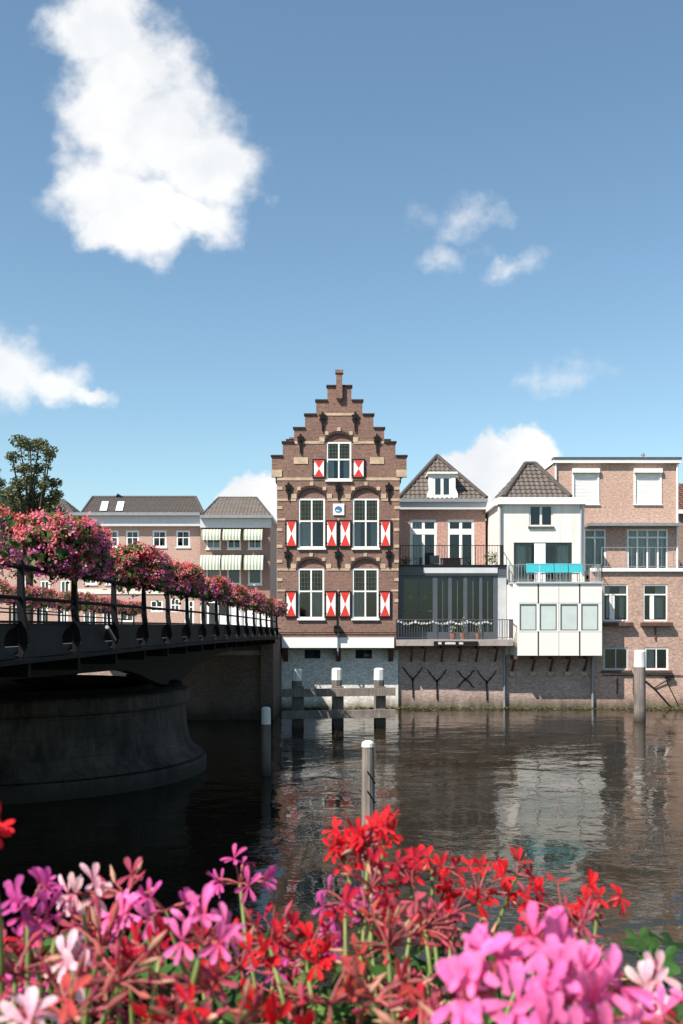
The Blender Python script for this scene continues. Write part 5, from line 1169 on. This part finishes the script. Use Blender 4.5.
# px, py, depth, radius px, florets, colour, share of spent florets
UMB = [(240, 872, 0.95, 27, 9, MAG, 0.1), (344, 842, 1.0, 26, 12, RED, 0.05), (385, 826, 1.05, 14, 6, RED, 0), (370, 838, 0.98, 18, 8, RED, 0.1), (372, 878, 0.93, 24, 9, DK, 0.4), (432, 858, 1.0, 26, 6, RED, 0.1), (412, 872, 0.95, 30, 9, DK, 0.4), (478, 878, 1.0, 34, 10, RED, 0.1), (517, 868, 1.05, 14, 5, RED, 0.1),
       (562, 898, 0.97, 34, 11, RED, 0.25), (598, 897, 0.95, 24, 6, RED, 0.1), (345, 893, 0.9, 22, 7, MAG, 0.1), (28, 900, 0.72, 32, 9, MAG, 0.1), (84, 888, 0.75, 16, 5, PALE, 0.2), (126, 886, 0.78, 24, 9, ROSE, 0.8), (203, 930, 0.60, 32, 6, PINK, 0.05),
       (165, 900, 0.75, 24, 7, MAG, 0.2), (545, 980, 0.46, 46, 9, PINK, 0.0), (596, 985, 0.47, 36, 6, PINK, 0.1), (494, 975, 0.46, 36, 6, PINK, 0.1), (548, 938, 0.50, 22, 4, PINK, 0), (520, 1018, 0.45, 46, 6, PINK, 0), (580, 1025, 0.45, 40, 5, PINK, 0), (462, 1010, 0.52, 26, 6, ROSE, 0.7), (628, 1012, 0.52, 24, 6, DK, 0.7), (655, 990, 0.60, 28, 8, DK, 0.75), (648, 975, 0.6, 16, 3, PALE, 0),
       (-13, 824, 0.62, 10, 4, RED, 0), (388, 930, 0.78, 38, 14, CORAL, 0.75), (425, 915, 0.85, 32, 12, ROSE, 0.8), (270, 932, 0.82, 32, 14, DK, 0.75), (305, 945, 0.8, 32, 12, RED, 0.7), (120, 965, 0.62, 40, 12, ROSE, 0.8), (75, 960, 0.62, 20, 3, PALE, 0), (70, 1000, 0.55, 44, 12, CORAL, 0.8), (28, 1022, 0.5, 16, 3, PALE, 0.0),
       (236, 1015, 0.52, 36, 7, RED, 0.3), (170, 1015, 0.53, 32, 6, RED, 0.4), (330, 985, 0.62, 40, 12, CORAL, 0.85), (210, 975, 0.62, 36, 10, ROSE, 0.8), (15, 960, 0.66, 34, 12, ROSE, 0.8), (100, 935, 0.7, 30, 10, ROSE, 0.7), (160, 945, 0.68, 30, 9, DK, 0.6), (300, 1025, 0.6, 34, 8, RED, 0.6), (240, 955, 0.75, 30, 12, RED, 0.6),
       (365, 905, 0.85, 30, 10, DK, 0.5), (190, 1015, 0.55, 30, 8, ROSE, 0.7), (680, 1015, 0.55, 28, 6, PINK, 0.2), (455, 900, 0.95, 26, 8, RED, 0.4), (535, 905, 1.0, 24, 7, DK, 0.4), (375, 985, 0.6, 34, 9, CORAL, 0.8), (420, 1020, 0.55, 26, 6, ROSE, 0.8), (55, 925, 0.75, 26, 8, MAG, 0.3), (135, 918, 0.72, 24, 7, PINK, 0.2)]
rq = random.Random(5)
for _ in range(30):
    UMB.append((rq.uniform(0, 610), rq.uniform(912, 1005), rq.uniform(0.72, 0.95), rq.uniform(16, 26), rq.randint(8, 13), rq.choice([RED, DK, ROSE, MAG, DK, ROSE]), rq.uniform(0.5, 0.95)))
PL = [(-60, 60, 'magenta geranium at the far left with a red bloom cut by the edge'), (60, 145, 'geranium with pale pink and withered rose blooms, second plant from the left'), (145, 222, 'bright pink geranium over blurred red petals, third plant from the left'), (222, 318, 'geranium whose small magenta umbel stands alone against dark water'),
      (318, 372, 'tall scarlet geranium just left of the slender wooden pile'), (372, 445, 'geranium with many withered coral buds in front of the slender pile'), (445, 530, 'geranium with open red umbels right of the slender pile'), (530, 625, 'large bright pink geranium closest to the viewer under red umbels'), (625, 760, 'geranium with dark red withered calyxes and a white petal at the right edge')]
LEAFC = [(0.032, 0.078, 0.016), (0.048, 0.10, 0.022), (0.022, 0.055, 0.014), (0.07, 0.125, 0.03)]
for a0, a1, lab in PL:
    xm = (max(a0, -30) + min(a1, 710)) / 2; base = Vector((PX(xm, 0.75), 0.75, 3.73))
    root = thing('geranium', base, lab, 'geranium', 'geraniums in the flower box')
    kl = MB().use_col()
    for (px, py, d, rp, n, col, sp) in UMB:
        if not (a0 <= px < a1): continue
        hub = P(px, py + rp * 0.45, d); R = rp / 1000 * d
        ks = MB().use_col(); ks.cc = jit((0.16, 0.20, 0.055), 0.2)
        b0 = base + Vector((U(-.05, .05), U(-.08, .08), 0)); m_ = b0.lerp(hub, 0.55) + Vector((U(-.02, .02), U(-.02, .02), 0.02)); m2 = m_.lerp(hub, 0.6) + Vector((U(-.004, .004), 0, 0.002))
        ks.tube([b0, m_, m2, hub], [0.0028, 0.0022, 0.0019, 0.0017], 7); st = ks.build('stem', M['stem'], root, smooth=True, recalc=False)
        kf, kp = MB().use_col(), MB().use_col()
        umbel(kf, kp, hub, R, int(n * 1.3) if (sp > 0.5 or col in (RED, DK)) else n, col, 0.0170 if (col is PINK and d < 0.52) else (0.0150 if col in (PINK, PALE) else 0.0138), sp)
        kf.build('flower_head', M['petal'], st, smooth=True, recalc=False); kp.build('pedicel', M['stem'], st, smooth=True, recalc=False)
    lo, hi = max(a0, -40), min(a1, 720)
    for _ in range(int((hi - lo) * 0.85)):
        px = U(lo, hi); d = U(0.58, 1.05); py = 625 + (4.25 - U(3.80, 3.955)) / d * 1000
        if py < 938 + 14 * noise.noise(Vector((px * 0.02, 0, 0))): continue
        c = P(px, py, d); nv = Vector((U(-.5, .3), U(-.8, .15), U(0.4, 1))).normalized(); dv = nv.cross(Vector((U(-1, 1), U(-1, 1), U(-.4, .4)))).normalized(); s_ = U(0.016, 0.030)
        leaf(kl, c, nv, dv, s_, jit(random.choice(LEAFC), 0.2))
    for _ in range(int((hi - lo) * 0.5)):              # leaves deeper in the plant
        px = U(lo, hi); d = U(0.5, 1.05); c = Vector((PX(px, d), d, U(3.74, 3.90))); nv = Vector((U(-.5, .5), U(-.8, .3), U(0.3, 1))).normalized(); dv = nv.cross(Vector((U(-1, 1), U(-1, 1), U(-.4, .4)))).normalized()
        leaf(kl, c, nv, dv, U(0.022, 0.036), jit(random.choice(LEAFC), 0.25))
    kl.build('foliage', M['leaf'], root, smooth=True, recalc=False)

# ------------------------------------------------------------------ sky with clouds, sun, camera
S = Vector((-1.6, -1.32, 2.5)).normalized()
elev = math.asin(S.z); rot = math.atan2(S.x, S.y)
Wd = bpy.data.worlds.new('World'); SC.world = Wd; Wd.use_nodes = True
nt = Wd.node_tree; N = nt.nodes; L = nt.links
bg = N['Background']; bg.inputs['Strength'].default_value = 0.094
sky = N.new('ShaderNodeTexSky'); sky.sky_type = 'NISHITA'; sky.sun_disc = False
sky.sun_elevation = elev; sky.sun_rotation = rot; sky.air_density = 1.0; sky.dust_density = 0.6; sky.ozone_density = 1.0
tc = N.new('ShaderNodeTexCoord'); sp = N.new('ShaderNodeSeparateXYZ'); L.new(tc.outputs['Generated'], sp.inputs[0])
def mth(op, a, b=None, c=None, clamp=False):
    n = N.new('ShaderNodeMath'); n.operation = op; n.use_clamp = clamp
    for i, v in enumerate((a, b, c)):
        if v is None: continue
        if isinstance(v, (int, float)): n.inputs[i].default_value = v
        else: L.new(v, n.inputs[i])
    return n.outputs[0]
yy = mth('MAXIMUM', sp.outputs[1], 0.05)
cv = N.new('ShaderNodeCombineXYZ'); L.new(mth('DIVIDE', sp.outputs[0], yy), cv.inputs[0]); L.new(mth('DIVIDE', sp.outputs[2], yy), cv.inputs[1])
def warp(vec, scale, amt, detail=5):
    n = noise_node(nt, scale, detail, vec, 0.6); s = N.new('ShaderNodeVectorMath'); s.operation = 'SUBTRACT'; s.inputs[1].default_value = (0.5, 0.5, 0.5); L.new(n.outputs['Color'], s.inputs[0])
    m = N.new('ShaderNodeVectorMath'); m.operation = 'SCALE'; m.inputs['Scale'].default_value = amt; L.new(s.outputs[0], m.inputs[0])
    a = N.new('ShaderNodeVectorMath'); a.operation = 'ADD'; L.new(vec, a.inputs[0]); L.new(m.outputs[0], a.inputs[1]); return a.outputs[0]
wv = warp(warp(cv.outputs[0], 14, 0.045, 4), 40, 0.022, 8)
def lobe(px, py, rx, ry, ang=0):
    mp = N.new('ShaderNodeMapping'); mp.vector_type = 'TEXTURE'
    mp.inputs['Location'].default_value = ((px - 341.5) / 1000, (HY - py) / 1000, 0); mp.inputs['Rotation'].default_value = (0, 0, math.radians(ang)); mp.inputs['Scale'].default_value = (rx / 1000, ry / 1000, 1000)
    L.new(wv, mp.inputs['Vector']); ln = N.new('ShaderNodeVectorMath'); ln.operation = 'LENGTH'; L.new(mp.outputs[0], ln.inputs[0])
    return mth('SUBTRACT', 1.0, ln.outputs['Value'])
def group(lobes, lo, hi, opac, nz, nscale):
    f = None
    for l in lobes:
        v = lobe(*l); f = v if f is None else mth('MAXIMUM', f, v)
    n = noise_node(nt, nscale, 7, cv.outputs[0], 0.54)
    f = mth('MULTIPLY_ADD', mth('SUBTRACT', n.outputs['Fac'], 0.5), nz, f)
    r = N.new('ShaderNodeMapRange'); r.interpolation_type = 'SMOOTHSTEP'; r.inputs['From Min'].default_value = lo; r.inputs['From Max'].default_value = hi; r.inputs['To Max'].default_value = opac
    L.new(f, r.inputs['Value']); return r.outputs['Result']
big = group([(106, 26, 66, 62, 0), (126, 75, 84, 78, 0), (158, 135, 92, 86, 0), (200, 168, 76, 56, -15), (150, 210, 74, 60, 0), (95, 195, 62, 42, 20), (110, 120, 62, 92, 0), (145, 236, 50, 40, 0), (196, 218, 58, 36, -10), (110, 228, 46, 34, 0)], -0.02, 0.60, 0.97, 1.0, 24)
left = group([(8, 366, 66, 44, 0), (52, 380, 56, 28, -20), (88, 398, 34, 14, -25), (-30, 350, 56, 42, 0)], 0.0, 0.75, 0.9, 1.1, 26)
back = group([(500, 472, 54, 42, 0), (526, 462, 38, 34, 0), (468, 478, 40, 34, 0), (258, 500, 40, 36, 0), (236, 498, 26, 20, 0), (300, 515, 40, 40, 0)], 0.0, 0.32, 0.98, 0.9, 28)
wisp = group([(464, 220, 62, 34, 8), (440, 262, 30, 18, 0), (506, 270, 48, 22, 25), (555, 374, 74, 26, 0)], 0.1, 1.4, 0.6, 2.0, 34)
cover = mth('MAXIMUM', mth('MAXIMUM', big, left), mth('MAXIMUM', back, wisp))
cover = mth('MULTIPLY', cover, mth('GREATER_THAN', sp.outputs[1], 0.06))
shade_n = noise_node(nt, 9, 6, warp(cv.outputs[0], 20, 0.03), 0.55)
ccol = ramp2(nt, shade_n.outputs['Fac'], (5.2, 5.35, 5.55), (6.35, 6.35, 6.3), 0.36, 0.60)
CL = N.new('ShaderNodeMix'); CL.data_type = 'RGBA'; L.new(cover, CL.inputs[0]); L.new(mixc(nt, 1.0, sky.outputs[0], (0.88, 1.0, 0.965), 'MULTIPLY'), CL.inputs[6]); L.new(ccol, CL.inputs[7])
L.new(CL.outputs[2], bg.inputs['Color'])

sl = bpy.data.lights.new('sun', 'SUN'); sl.energy = 5.0; sl.angle = math.radians(0.53); sl.color = (1.0, 0.93, 0.84)
so = bpy.data.objects.new('sun', sl); COL.objects.link(so); so.rotation_euler = (-S).to_track_quat('-Z', 'Y').to_euler()

cam = bpy.data.cameras.new('camera'); co = bpy.data.objects.new('camera', cam); COL.objects.link(co)
co.location = (0, 0, CAMZ); co.rotation_euler = (PI / 2, 0, 0)
cam.sensor_fit = 'VERTICAL'; cam.sensor_height = 36; cam.lens = 36 * 1000 / 1024; cam.shift_y = (HY - 512) / 1024.0
cam.clip_start = 0.05; cam.clip_end = 8000
cam.dof.use_dof = True; cam.dof.focus_distance = 40; cam.dof.aperture_fstop = 14
SC.camera = co
SC.view_settings.view_transform = 'Standard'; SC.view_settings.look = 'None'; SC.view_settings.gamma = 1; SC.view_settings.exposure = 0.85
SC.view_settings.use_curve_mapping = False
SC.cycles.max_bounces = 6; SC.cycles.transparent_max_bounces = 10
